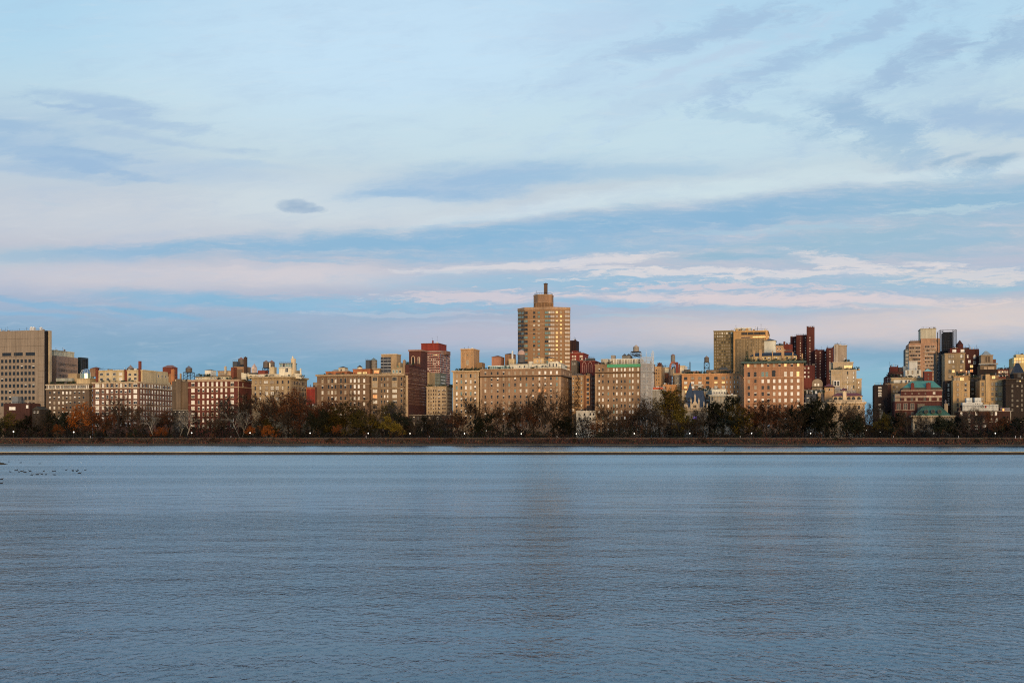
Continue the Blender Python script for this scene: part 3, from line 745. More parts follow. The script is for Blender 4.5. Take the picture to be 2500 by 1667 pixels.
# ---- 10 brown building with pale bays
B10 = W(122, 96, 72); S10 = W(166, 140, 108)
b = Bld('apartment_building', 'brown brick block with tall pale stone bays and a tower shaped tank house', 4, 128, 532, 488, B10, 0, side=592, short='pale bayed block')
b.band(470, 24, S10, .8); b.band(645, 7, S10, .3, 'belt_course')
for x in (180, 423): b.strip(x - 36, x + 36, 505, 640, S10, .25, 'stone_bay')
b.add([180, 423], [532, 605], 56, 44, 'tdk', W(180, 156, 124), 3, off=.26); 
f10 = lambda x, y, r: ('o' if y > 700 else 'p') if x < 200 and y < 760 else r.choice('pqdhk')
b.add([180, 423], rows(680, 66.5, 1000), 58, 40, f10, W(170, 146, 116), 3)
b.add([262, 300, 336], [532, 605], 22, 40, 'dtk', S10); b.add([262, 300, 336], rows(680, 66.5, 1000), 20, 36, 'hpkdw', S10); b.add([508], rows(532, 68, 1000), 26, 40, 'dkq', S10)
b.addside([3, 8], rows(532, 68, 1000), 1.5, 40, 'dk')
pe = b.strip(560, 590, 490, 1000, W(176, 146, 110), .4, 'corner_pier')
o = b.box('penthouse', 152, 238, 398, 475, W(150, 122, 94), 3, 8, cap=S10); b.add([200], [440], 62, 34, 'o', W(190, 120, 90), 2, 3, o)
o = b.box('tank_house', 258, 445, 225, 470, W(160, 132, 98), 5, 9, cap=W(196, 168, 128)); b.add([320], [300], 36, 40, 'k', FD, 1, 5, o)
b.strip(252, 376, 262, 455, plain('black_lattice', (.03, .03, .034), .5), .3, 'dark_lattice', 5, o); 
for y in (290, 330, 370, 410, 450): b.strip(250, 378, y, y + 4, STEELW, .4, 'lattice_rail', 5, o)
for x in (285, 340): b.strip(x, x + 4, 262, 455, W(120, 120, 120), .45, 'lattice_post', 5, o)
o = b.box('penthouse', 385, 520, 392, 478, W(172, 148, 112), 4, 9, cap=S10); b.add([410, 450, 490], [440], 26, 34, 'dg', FW, 1, 4, o); b.box('penthouse', 415, 490, 330, 392, W(176, 150, 112), 9, 6)
b.strip(415, 470, 372, 392, COPPER, 1.0, 'green_awning', 8); b.chimney(524, 551, 298, 470, W(150, 122, 92))
b.clutter(130, 540, 488, 8, 2.5, 1.6, 10)

# ---- 11 dark red stepped building
D11 = W(78, 42, 37); 
b = Bld('apartment_building', 'dark red brick block stepping down with pale ledges and an arched tower top', 4, 555, 598, 355, D11, 2, side=816, short='dark red stepped block', parapet=.4)
b.h0 = b.h
b.add([578], rows(480, 40, 880), 14, 20, 'kd', FB)
for i, (t0, zt) in enumerate(((.0, 355),)): pass
for k_, y in enumerate((460, 530, 585, 640)): b.band(y, 4, W(170, 130, 112), .7 - .08 * k_, 'ledge')
b.addside(L(2, b.T - 2, 15), rows(400, 36, 860), 1.2, 22, 'kdkkdq', W(120, 84, 70))
ds_ = side_n(b.X(750), b.a1 - .3) - b.n0; q = MB(); X0, X1 = b.lx(600, ds_), b.w - .3; zt = b.lz(187, ds_); q.box(X0, X1, ds_, ds_ + 14, b.h - 30, zt, W(84, 46, 40), TAR); q.box(X0 - .5, X1 + .5, ds_ - .5, ds_ + 14.5, zt + .002, zt + 1, W(150, 112, 96)); o = q.build('arched_tower', b.root)
for x in (652, 722):
    cx = b.lx(x, ds_); z0 = b.lz(345, ds_); z1 = b.lz(270, ds_); r0 = b.m(26 if x < 700 else 16); q = MB()
    q.box(cx - r0, cx - r0 + .6, ds_ - .3, ds_ - .003, z0, z1, W(190, 160, 136)); q.box(cx + r0 - .6, cx + r0, ds_ - .3, ds_ - .003, z0, z1, W(190, 160, 136)); q.box(cx - r0 * .45, cx + r0 * .45, ds_ - .2, ds_ - .004, z0, z1, GLASSD)
    for i in range(8):
        t0, t1 = math.pi * i / 8, math.pi * (i + 1) / 8
        q.poly([(cx + r0 * math.cos(t0), ds_ - .28, z1 + r0 * math.sin(t0)), (cx + r0 * math.cos(t1), ds_ - .28, z1 + r0 * math.sin(t1)), (cx + r0 * .7 * math.cos(t1), ds_ - .28, z1 + r0 * .7 * math.sin(t1)), (cx + r0 * .7 * math.cos(t0), ds_ - .28, z1 + r0 * .7 * math.sin(t0))], W(190, 160, 136))
    q.build('arched_window', o)
b.clutter(555, 745, 355, 10, 6, 2, 6)

# ---- 12 red tower with white floor bands
R12 = W(128, 48, 38); W12 = W(214, 186, 174)
b = Bld('residential_tower', 'tall red brick tower with white floor bands and a plain red lift house', 4, 752, 978, 205, R12, 320, side=1108, short='white banded red tower')
yy = rows(232, 28.5, 640)
for i, y in enumerate(yy): b.band(y - 12, 5.0, W12, .5, 'floor_band')
f12 = lambda x, y, r: 'y' if y < 250 and (790 < x < 810 or 910 < x < 960) else r.choice('kdkpdt')
b.add(L(772, 965, 10), [y + 3 for y in yy[:14]], 13, 14, f12, FB); b.addside(L(3, b.T - 3, 7), [y + 3 for y in yy[:14]], 3.0, 14, 'kdpdk', FB)
b.box('lift_house', 750, 965, 90, 200, W(134, 44, 32), 14, 26, cap=W(120, 60, 46)); b.box('roof_terrace', 770, 1000, 183, 207, W(150, 120, 110), 4, 20, rail=True); b.box('penthouse', 1000, 1060, 186, 215, W(130, 96, 84), 12, 14)
b.clutter(860, 960, 92, 6, 18, 5, rails=False)
b = Bld('tiled_block', 'low grey green tiled block in front of the white banded red tower', 4, 853, 985, 458, W(112, 116, 106), 150, side=1056, short='grey tiled block')
b.add(L(868, 970, 6), [500, 540, 580], 12, 14, 'gdk', W(150, 150, 140)); b.addside(L(3, b.T - 3, 6), [500, 540, 580], 2, 14, 'gwd', FW)
b = Bld('loft_building', 'plain tan loft wall between the dark red stepped block and the grey tiled block', 4, 768, 852, 448, W(178, 146, 100), 120, T=14, short='plain tan loft'); b.add([780, 795], [520, 570], 8, 14, 'kd')

# ---- 13 light tan building set back
T13 = W(178, 154, 124)
b = Bld('apartment_building', 'light tan block of many small dark windows set back from the avenue', 4, 816, 1062, 628, T13, 24, side=1138, short='light tan set back block')
b.band(622, 8, W(182, 158, 126), .4); b.add([845, 873, 903, 932, 966, 980, 1017, 1032, 1047], rows(675, 44.2, 1080), 12, 24, 'kkdkh', FB)
b.addside(L(3, b.T - 3, 6), rows(675, 44.2, 1080), 1.2, 24, 'kkd', FB); b.clutter(820, 1130, 625, 10, 4, 1.6, 16); b.strip(870, 1060, 1000, 1003, T13, .3, 'belt_course')

# ---- 14 tan building with roof tower
T14 = W(168, 134, 98); S14 = W(190, 160, 122)
b = Bld('apartment_building', 'tan brick block with a dentilled cornice under a square tan roof tower', 4, 1142, 1462, 428, T14, 0, T=21, short='tan towered block')
b.band(428, 14, S14, .9, dent=True); b.band(672, 6, S14, .25, 'belt_course'); b.strip(1142, 1160, 440, 1100, S14, .2, 'quoin'); b.strip(1446, 1462, 440, 1100, S14, .2, 'quoin')
c14 = [1190, 1247, 1303, 1362, 1418]; f14 = lambda x, y, r: 'dkt'[r.randrange(3)] if y < 520 else ('k' if 1240 < x < 1250 and 620 < y < 660 else r.choice('pwhgq' if y < 730 else 'dkqhd'))
b.add(c14, rows(493, 72.8, 1110), 24, 44, f14, W(186, 160, 128))
o = b.box('roof_tower', 1238, 1400, 160, 432, W(172, 130, 88), 5, 14, cap=W(202, 164, 122)); q = MB()
X1 = o['_x1']; b.add([1270, 1322, 1377], [240], 12, 20, 'k', S14, 1, 5, o); b.add([1322], [328], 34, 60, 't', S14, 3, 5, o)
for x in (1250, 1296, 1346, 1392): b.strip(x - 4, x + 4, 200, 400, W(188, 148, 106), .25, 'pilaster', 5, o)
b.strip(1240, 1398, 192, 198, W(202, 164, 122), .35, 'moulding', 5, o)
b.box('penthouse', 1400, 1500, 330, 440, W(150, 118, 84), 12, 8); b.clutter(1180, 1500, 428, 12, 2.5, 1.8, 34); b.clutter(1260, 1380, 160, 5, 7, 1.6, rails=False)
b.bar = None

# ---- 15 big brown block under the tower
B15 = W(146, 112, 84); S15 = W(168, 134, 102); DK15 = W(52, 42, 36)
b = Bld('apartment_building', 'wide tan brown brick block with a thin dark cornice below its top floor', 5, 112, 800, 768, B15, 0, side=892, short='wide tan brown block')
b.band(766, 6, S15, .3); b.band(828, 7, DK15, .8); b.band(925, 4, S15, .25, 'belt_course'); b.strip(112, 132, 840, 1260, S15, .2, 'quoin'); b.strip(782, 800, 840, 1260, S15, .2, 'quoin')
c15 = [157, 210, 262, 312, 360, 410, 457, 507, 563, 617, 667, 715, 765]
f15 = lambda x, y, r: ('w' if x > 590 else r.choice('ttkq')) if y < 820 else (r.choice('oq') if 550 < x < 580 and 880 < y < 930 else ('o' if 600 < x < 670 and 940 < y < 970 else r.choice('pqhtdkpg' if y < 960 else 'kdhqtkd')))
b.add(c15, [803], 18, 27, f15, W(170, 140, 110)); b.add(c15, rows(853, 50.3, 1260), 17, 27, f15, W(168, 140, 112))
b.addside(L(3, b.T - 3, 6), [803], 1.7, 27, 'pkt', W(170, 140, 110)); b.addside(L(3, b.T - 3, 6), rows(853, 50.3, 1200), 1.6, 27, 'tkpd', W(150, 124, 98))
WP = W(216, 208, 190)
o = b.box('penthouse', 366, 800, 727, 770, WP, 3, 12, cap=W(170, 165, 155), rail=True); b.add([385, 420, 450, 490, 515, 560, 590, 640, 672, 760], [750], 13, 18, 'kdp', FW, 1, 3, o)
o = b.box('penthouse', 690, 778, 712, 768, W(206, 196, 176), 2, 8); b.add([705, 735, 762], [740], 14, 24, 'kd', FW, 1, 2, o); b.box('penthouse', 525, 552, 705, 768, WP, 2, 5)
o = b.box('greenhouse', 182, 362, 738, 768, GREENG, 3, 8, cap=W(196, 206, 206)); 
for x in L(186, 358, 12): b.strip(x, x + 2, 738, 768, STEELW, .15, 'glazing_bar', 3, o)
b.box('brick_bulkhead', 210, 287, 662, 725, W(160, 104, 76), 12, 10); b.hip('bulkhead_roof', 210, 287, 645, 662, W(130, 84, 64), 12, 10)
b.box('brick_bulkhead', 323, 392, 640, 720, W(140, 100, 70), 16, 8); b.hip('bulkhead_roof', 323, 392, 628, 641, TAR, 16, 8); b.box('penthouse', 355, 402, 682, 722, W(200, 172, 126), 8, 6); b.chimney(380, 392, 615, 690, STEELW, 14)
o = b.box('penthouse', 566, 654, 678, 722, W(196, 160, 110), 8, 8, cap=W(170, 140, 100)); b.add([600, 628], [702], 13, 20, 'kt', FW, 1, 8, o); b.hip('bulkhead_roof', 570, 612, 664, 678, TAR, 10, 6)
o = b.box('penthouse', 693, 737, 680, 715, W(196, 150, 90), 8, 6); b.hip('bulkhead_roof', 693, 737, 668, 680, TAR, 8, 6); b.add([716], [698], 16, 14, 'y', FD, 1, 8, o)
b.clutter(120, 860, 766, 22, 3, 1.8, 24)
q = MB(); q.box(b.w - 8, b.w - 1, 8, 24, b.h, b.h + 3.4, WP, TAR); q.build('penthouse', b.root)
tank(5, 425, 485, 603, 648, 712, 735, 'big dark water tank with a pinkish domed roof in front of the round tower', 10, dome=True, roof=plain('pink_dome', (.42, .27, .2), .8), wood=plain('dark_tank', (.1, .09, .085), .85))

# ---- 16 the tall tower
T16 = W(148, 110, 76, var=.06, streak=.07)
b = Bld('residential_tower', 'tallest tan brick tower with stacked bay windows, an octagonal cap and a chimney', 5, 492, 715, 250, T16, 118, T=34, body=False, short='tallest tower')
xl, xr = b.lx(433, 7), b.lx(878, 8)
pts = [(0, 0), (b.w, 0), (xr, 8), (b.lx(874, 42), 42), (b.lx(800, 54), 54), (2, 54), (xl, 46), (xl, 7)]
q = MB(); q.prism(pts, -.5, b.h, T16, TAR); b.wall = q.build('wall', b.root)
q = MB()
def offs(pts, d):
    c = Vector((sum(p[0] for p in pts) / len(pts), sum(p[1] for p in pts) / len(pts))); return [tuple(c + (Vector(p) - c) * (1 + d)) for p in pts]
q.prism(offs(pts, .012), b.h - 1.4, b.h + .6, W(160, 126, 96), TAR); q.build('parapet', b.root)
fl = rows(290, 35.05, 800)
for y in (352, 388, 424, 460): 
    z = b.lz(y); q = MB(); q.prism(offs(pts, .006), z - .25, z + .25, W(172, 140, 110)); q.build('belt_course', b.root)
def on_face(p, r_, xs, w, h, pat, n=1, frame=FW, out=0.0):
    """windows on the oblique wall p -> r_; xs = fractions along it"""
    d = Vector((r_[0] - p[0], r_[1] - p[1])); Lg = d.length; d /= Lg; ang = math.atan2(d.y, d.x); nrm = Vector((d.y, -d.x))
    for f in xs:
        for y in fl:
            H_ = b.m(h); pt = Vector(p) + d * (Lg * f) + nrm * (.004 + out)
            b.wins.append((pt.x, pt.y, b.lz(y, pt.y) - H_ / 2, ang, w, H_, b.pick(pat, f, y), frame, n, None))
fr = W(120, 100, 76)
on_face(pts[0], pts[1], [.36, .535], 1.9, 20, 'tdgkp', 2, fr); on_face(pts[0], pts[1], [.04], 3.2, 22, 'gd', 2, fr, .3)
on_face(pts[0], pts[1], [.84], 3.0, 22, 'ggd', 2, fr, .3); on_face(pts[0], pts[1], [.945], 2.2, 22, 'bpg', 1, fr, .3)
on_face(pts[1], pts[2], [.3, .52], 1.9, 20, 'bty', 2, fr); on_face(pts[1], pts[2], [.07], 3.4, 22, 'b', 2, fr, .3); on_face(pts[1], pts[2], [.84], 4.2, 22, 'b', 2, fr, .3)  # glowing panes mixed in as painted gold sky reflections on this face
on_face(pts[7], pts[0], [.3, .8], 4.6, 22, 'gd', 2, fr, .3); on_face(pts[2], pts[3], [.12], 3, 22, 'b', 2, fr)
# cap
cx, cy = (b.lx(555, 24) + b.lx(711, 24)) / 2, 32; rr = (b.lx(711, 24) - b.lx(555, 24)) / 2
oc = lambda r_: [(cx + r_ * math.cos(math.pi / 8 + i * math.pi / 4) / math.cos(math.pi / 8) , cy + r_ * math.sin(math.pi / 8 + i * math.pi / 4) / math.cos(math.pi / 8)) for i in range(8)]
q = MB(); zc0, zc1, zc2 = b.h + .002, b.lz(196, 24), b.lz(136, 24)
q.prism(oc(rr * .95), zc0, zc1 - .6, W(112, 84, 62)); 
for i in range(40):
    t = 2 * math.pi * i / 40; rad = rr * .97 / max(abs(math.cos((t % (math.pi / 4)) - math.pi / 8)), .1) ; q.box(cx + rad * math.cos(t) - .25, cx + rad * math.cos(t) + .25, cy + rad * math.sin(t) - .25, cy + rad * math.sin(t) + .25, zc0, zc1 - .7, T16)
q.prism(oc(rr * 1.0), zc1 - .4, zc2, W(140, 106, 80), TAR); q.prism(oc(rr * 1.03), zc1 - .598, zc1 - .398, W(190, 160, 130)); q.prism(oc(rr * 1.02), zc2 - .7, zc2 + .4, W(150, 118, 90), TAR)
o = q.build('octagonal_cap', b.root); X0, X1 = b.lx(652, 26), b.lx(678, 26)
q = MB(); q.box(X0, X1, 27, 27 + X1 - X0, zc2, b.lz(46, 26), W(96, 74, 60)); q.box(X0 - .2, X1 + .2, 26.8, 27.2 + X1 - X0, b.lz(46, 26) + .002, b.lz(40, 26), W(70, 56, 48)); q.cyl((X0 + X1) / 2, 28.6, .4, b.lz(40, 26), b.lz(34, 26), IRON, 8); q.build('chimney', b.root)
q = MB(); r_ = rr * .95; 
for i in range(24):
    t0, t1 = 2 * math.pi * i / 24, 2 * math.pi * (i + 1) / 24
    q.bar((cx + r_ * math.cos(t0), cy + r_ * math.sin(t0), zc2 + 1.6), (cx + r_ * math.cos(t1), cy + r_ * math.sin(t1), zc2 + 1.6), .09, IRON); q.bar((cx + r_ * math.cos(t0), cy + r_ * math.sin(t0), zc2), (cx + r_ * math.cos(t0), cy + r_ * math.sin(t0), zc2 + 1.6), .07, IRON)
q.bar((b.lx(575, 24), 30, zc2), (b.lx(575, 24), 30, zc2 + 4), .1, IRON); q.build('railing', b.root); b.clutter(740, 870, 262, 4, 26, 1.5, rails=False)

# ---- 17/18 dark red group right of the tower
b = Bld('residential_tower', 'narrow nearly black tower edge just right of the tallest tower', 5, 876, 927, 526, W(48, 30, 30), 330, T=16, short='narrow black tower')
for x in (890, 904, 918): b.strip(x, x + 4, 530, 640, W(70, 44, 40), .3, 'rib')
b.clutter(880, 925, 526, 5, 3, 2.5)
b = Bld('apartment_building', 'bright red brick block with cream top windows behind the arched dark red block', 5, 862, 990, 632, W(126, 46, 40), 200, T=24, short='bright red block')
b.add([900, 922, 966, 978], rows(660, 24, 760), 12, 13, 'pkt', FW); b.band(632, 4, W(170, 110, 96), .4); b.box('penthouse', 892, 942, 614, 634, W(134, 56, 46), 6, 8); b.clutter(890, 985, 630, 6, 4)
b = Bld('grey_bulkhead_building', 'plain grey stucco block squeezed beside the tallest tower', 5, 884, 936, 697, W(92, 82, 74), 60, T=14, short='plain grey block'); b.add([900, 918], [725], 8, 12, 'k')
b = Bld('apartment_building', 'dark red brick block with tall pale pointed arches on its crown', 5, 962, 1092, 700, W(92, 34, 34), 62, T=24, short='pointed arch dark red block')
for x in (998, 1048):
    cx = b.lx(x); r0 = b.m(17); z0, z1, z2 = b.lz(800), b.lz(735), b.lz(708)
    q = MB(); P = W(176, 130, 120)
    for sg in (-1, 1):
        q.bar((cx + sg * r0, -.15, z0), (cx + sg * r0, -.15, z1), .22, P); q.bar((cx + sg * r0, -.15, z1), (cx + sg * r0 * .6, -.15, z1 + (z2 - z1) * .7), .22, P); q.bar((cx + sg * r0 * .6, -.15, z1 + (z2 - z1) * .7), (cx, -.15, z2), .22, P)
    q.bar((cx, -.1, z0), (cx, -.1, z1), .15, P); q.build('pointed_arch', b.root)
b.band(700, 5, W(130, 70, 64), .5); b.add([1025], rows(815, 40, 1100), 26, 26, 'kd', FB, 2); b.box('roof_frame', 1005, 1080, 676, 702, plain('dark_screen', (.05, .052, .055), .6), 8, 6, rail=True); b.clutter(965, 1090, 700, 9, 4, 3)
# ---- 19 fire-escape building
FE = W(158, 122, 84)
b = Bld('tenement_building', 'narrow tan building with a zigzag black fire escape between two wide blocks', 5, 893, 1050, 822, FE, 14, T=18, short='fire escape building')
b.strip(994, 1013, 822, 1200, W(120, 76, 48), .25, 'wall_panel'); b.strip(1013, 1048, 830, 1200, W(176, 122, 72), .5, 'projecting_bay')
b.add([905, 975], rows(850, 38, 1130), 11, 20, 'kdpt', FW); b.add([1029], rows(862, 38, 1130), 20, 26, 'kdq', FB, 2, off=.51)
q = MB()
for i, y in enumerate(rows(840, 38, 1120)):
    z = b.lz(y + 14); X0, X1 = b.lx(927), b.lx(966)
    q.box(X0, X1, -1.3, -.01, z - .12, z, IRON); q.bar((X0, -1.3, z + 1), (X1, -1.3, z + 1), .07, IRON)
    for x in L(X0, X1, 6): q.bar((x, -1.3, z), (x, -1.3, z + 1), .05, IRON)
    q.bar((X0 + .6, -.8, z), (X1 - .6, -.8, z + b.m(38)), .16, IRON) if i % 2 else q.bar((X1 - .6, -.8, z), (X0 + .6, -.8, z + b.m(38)), .16, IRON)
q.build('fire_escape', b.root); b.hip('gable_roof', 893, 985, 800, 822, W(130, 100, 72), 2, 10); b.clutter(900, 1040, 822, 6, 3)
b = Bld('apartment_building', 'dark purple brown brick block with one column of lit windows', 5, 1050, 1092, 822, W(72, 48, 46), 12, T=18, short='dark purple block')
b.add([1062, 1080], rows(850, 38, 1130), 8, 16, 'kd', FB)
b = Bld('town_house', 'low white town house at the foot of the fire escape building', 5, 930, 1092, 1124, W(196, 186, 172), -2, T=14, short='low white house')
b.add([955, 1000, 1050, 1078], [1152, 1190], 12, 18, 'kdt', FD); b.band(1124, 4, W(210, 202, 190), .3); b.box('chimney', 1018, 1062, 1080, 1126, W(44, 34, 32), 4, 3); b.clutter(935, 1085, 1124, 7, 2, 1.8)

# ---- 20 big block with scaffold
B20 = W(140, 108, 80); S20 = W(160, 128, 96)
b = Bld('apartment_building', 'tan brown block with green netting on its parapet and white rooftop columns', 6, 165, 868, 348, B20, 0, side=906, short='green netted block')
b.band(345, 8, S20, .3); b.band(448, 8, DK15, .7); b.band(600, 5, S20, .25, 'belt_course'); b.strip(165, 192, 460, 1200, S20, .2, 'quoin')
c20 = [218, 263, 330, 398, 435, 493, 535, 595, 632, 698]; f20 = lambda x, y, r: r.choice('wpp' if 380 < x else 'tkq') if y < 520 else r.choice('phwdkgqp')
b.add(c20, [415], 21, 40, f20, W(160, 130, 100)); b.add(c20, rows(487, 75, 1200), 22, 40, f20, W(158, 130, 100)); b.add([770, 810], rows(415, 75, 1100), 24, 40, 'kdp', FW)
b.addside([3, 7], rows(415, 75, 1100), 1.6, 40, 'kdt')
b.strip(316, 735, 348, 386, GREENNET, .6, 'green_netting')
o = b.box('penthouse', 345, 735, 285, 352, W(176, 166, 152), 4, 12, cap=W(206, 200, 190))
for x in L(358, 725, 12): b.strip(x, x + 9, 290, 350, W(214, 206, 194), .5, 'roof_column', 4, o)
for x in L(372, 700, 5): b.add([x + 14], [322], 20, 44, 'dt', FD, 1, 4, o)
b.box('bulkhead', 362, 408, 235, 285, W(140, 128, 116), 9, 5); b.box('bulkhead', 498, 600, 240, 286, W(120, 116, 110), 8, 8)
for x in (505, 555, 640, 690): b.hip('dark_skylight', x, x + 42, 215 if x < 560 else 222, 245, TAR, 8, 5)
b.box('bulkhead', 240, 330, 280, 348, W(176, 164, 146), 6, 6); b.clutter(175, 860, 345, 24, 3, 2.4, 5)
tank(6, 630, 704, 108, 138, 190, 268, 'pale tank with a tan pointed roof on black legs above the green netting', 12, 606, 732, roof=plain('light_tan_roof', (.42, .30, .2), .8), wood=plain('pale_tank', (.3, .26, .21), .8))
# scaffold and netting is a thing that leans on the block
NETM = bpy.data.materials.new('grey_debris_netting'); nt, p = nodes_of(NETM); p.inputs['Base Color'].default_value = (.42, .42, .40, 1); p.inputs['Roughness'].default_value = .9; p.inputs['Alpha'].default_value = .5
def scaffold(bb, x0, x1, y0, y1, ds, label, T=0):
    X0, X1 = bb.lx(x0), bb.lx(x1); z0, z1 = bb.lz(y1), bb.lz(y0)
    root = empty('scaffold', bb.root.matrix_basis @ Vector((X0, -2, 0)), -TH); tag(root, label, 'scaffolding')
    w = X1 - X0; q = MB(); q.poly([(0, -.1, z0), (w, -.1, z0), (w, -.1, z1 - 3), (0, -.1, z1 - 3)], NETM); 
    if T: q.poly([(w + .5, 0, z0), (w + .5, T, z0), (w + .5, T, z1 - 3), (w + .5, 0, z1 - 3)], NETM)
    q.build('debris_netting', root)
    q = MB()
    for x in L(0, w, max(3, int(w / 2.4))): q.bar((x, 0, 0), (x, 0, z1 + bb.rnd.uniform(-1, 2.5)), .09, STEELW); q.bar((x, 1.6, 0), (x, 1.6, z1), .07, STEELW)
    zz = z0
    while zz < z1: q.bar((0, 0, zz), (w, 0, zz), .08, STEELW); zz += 2.1
    if T:
        for y in L(0, T, 5): q.bar((w + .5, y, 0), (w + .5, y, z1 + 1), .09, STEELW)
        zz = z0
        while zz < z1: q.bar((w + .5, 0, zz), (w + .5, T, zz), .08, STEELW); zz += 2.1
    q.build('steel_frame', root)
scaffold(b, 736, 866, 205, 1000, 0, 'white scaffold and grey netting hung on the right end of the green netted block', 9)
# ---- 21 behind, low scaffolded house
b = Bld('apartment_building', 'plain tan block right behind the scaffolded corner', 6, 880, 984, 376, W(176, 136, 92), 40, T=20, short='plain tan rear block')
b.add([925, 955], rows(420, 40, 640), 10, 20, 'tkd', FB); b.chimney(937, 985, 330, 380, W(96, 56, 46), 4); b.clutter(900, 980, 376, 5)
b = Bld('apartment_building', 'brick orange block behind the tank on thin pipe legs', 6, 984, 1075, 456, W(142, 84, 56), 60, T=20, short='brick orange block'); b.add([1010, 1040], rows(490, 40, 640), 12, 22, 'kdp', FB)
o = b.box('penthouse', 995, 1070, 388, 458, W(214, 196, 164), 8, 10, cap=W(180, 160, 130)); b.clutter(990, 1070, 390, 5, 10)
b = Bld('town_house', 'low house wrapped in grey sheeting with orange netting on its roof', 6, 866, 1010, 664, W(140, 134, 128), 0, T=14, short='grey sheeted house')
b.strip(882, 1006, 634, 660, ORANGE, .3, 'orange_netting', 1); b.band(662, 8, W(190, 186, 182), .5)
for x in L(880, 1000, 7): b.strip(x, x + 3, 672, 900, W(176, 172, 166), .3, 'sheeting_post')
b.clutter(880, 1005, 640, 6, 3)
b = Bld('town_house', 'low tan plastered house front under the twin roof tanks', 6, 1005, 1168, 600, W(186, 130, 78), 30, T=14, short='low tan plastered house')
b.add([1040, 1100], [640, 690], 16, 26, 'tk', FB); b.clutter(1010, 1160, 600, 6)
# ---- 22 cream building behind
T22 = W(186, 152, 112)
b = Bld('apartment_building', 'cream tan block with pale yellow windows behind the blue slate roof', 6, 1128, 1336, 462, T22, 36, T=20, short='cream tan rear block')
b.add([1155, 1200, 1250, 1303], rows(502, 58, 760), 24, 32, 'pwtky', W(190, 160, 124)); b.band(460, 6, W(200, 170, 130), .4)
o = b.box('penthouse', 1130, 1196, 392, 462, W(206, 188, 156), 6, 9); o = b.box('penthouse', 1196, 1270, 368, 462, W(220, 204, 176), 10, 9, cap=W(190, 170, 140)); b.add([1232], [420], 24, 30, 'p', FW, 1, 10, o)
b.box('pergola', 1262, 1338, 415, 460, W(90, 80, 72), 4, 5, rail=True); b.clutter(1070, 1330, 400, 10, 9)
q = MB(); X0, X1 = b.lx(1092, 6), b.lx(1175, 6); z0, z1 = b.lz(372, 6), b.lz(322, 6)
for i in range(8):
    t0, t1 = math.pi * i / 8, math.pi * (i + 1) / 8; mx_, rx_ = (X0 + X1) / 2, (X1 - X0) / 2
    q.bar((mx_ + rx_ * math.cos(t0), 7, z0 + (z1 - z0) * math.sin(t0)), (mx_ + rx_ * math.cos(t1), 7, z0 + (z1 - z0) * math.sin(t1)), .7, plain('copper_pipe', (.32, .11, .06), .6), 8)
q.bar((X0, 7, z0), (X0, 7, z0 - 9), .6, MATS['copper_pipe'], 8); q.build('duct', b.root)
tank(6, 1098, 1153, 222, 238, 312, 372, 'round grey tank with an orange tip standing over a copper coloured duct', 70, roof=WOODR, wood=plain('grey_tank', (.2, .18, .155), .85), leg=WOODR)
tank(6, 1076, 1130, 398, 412, 486, 592, 'brown grey tank on thin tall legs in front of the brick orange block', 32, roof=WOODT, wood=plain('brown_tank', (.2, .16, .12), .85), leg=plain('rusty_iron', (.06, .035, .028), .8))
b = Bld('distant_tower', 'thin black spire far off between the tanks right of the scaffold', 6, 1332, 1340, 330, plain('spire_dark', (.03, .035, .04), .6), 1500, T=8, parapet=0, short='thin black spire'); b.hip('spire_tip', 1332, 1340, 308, 330, MATS['spire_dark'], 0, 8, 0, 0, 0)
# ---- 23 orange tan building
T23 = W(184, 130, 82)
b = Bld('apartment_building', 'orange tan brick block with wide dark studio windows behind the slate roofed mansion', 7, -248, 376, 592, T23, 28, side=432, short='orange tan block')
b.band(590, 8, W(204, 150, 98), .4); b.strip(-6, 0, 600, 1000, W(200, 150, 104), .4, 'downpipe_strip')
f23 = lambda x, y, r: r.choice('kkdt') if y < 660 else r.choice('kwpyhp')
b.add([35, 125, 205, -50, -130, -205], rows(640, 49, 960), 34, 28, f23, FD, 3); b.add([245, 283, 327, 363], rows(634, 52, 960), 13, 24, f23, FB)
b.addside([4, 12], rows(640, 50, 940), 1.4, 28, 'kd'); 
o = b.box('penthouse', 20, 300, 552, 595, W(140, 110, 80), 5, 10, cap=W(110, 92, 76)); b.add([60, 110, 200, 260], [575], 26, 20, 'kdt', FB, 2, 5, o); b.hip('skylight', 150, 260, 520, 552, W(90, 80, 70), 8, 7, .3)
b.box('penthouse', -160, -60, 560, 595, W(170, 120, 80), 5, 8); b.clutter(-240, 370, 590, 22, 3, 2, 30)
o = b.box('grey_bulkhead', -330, -250, 600, 760, W(120, 112, 104), 6, 8); b.add([-305, -275], [640, 690], 14, 20, 'k', FW, 1, 6, o)
o = b.chimney(-300 - 15, -300 + 10, 460, 600, W(120, 48, 38), 10); b.chimney(-285, -270, 480, 600, W(120, 60, 46), 10)
tank(6, 1512, 1572, 245, 268, 320, 465, 'grey brown tank on tall black legs left of the olive glass tower', 60, 1508, 1576, roof=WOODT)
tank(6, 1650, 1700, 352, 370, 395, 420, 'squat grey tank at the foot of the olive glass tower', 62, roof=plain('grey_tank_roof', (.12, .11, .11), .8)) if False else None

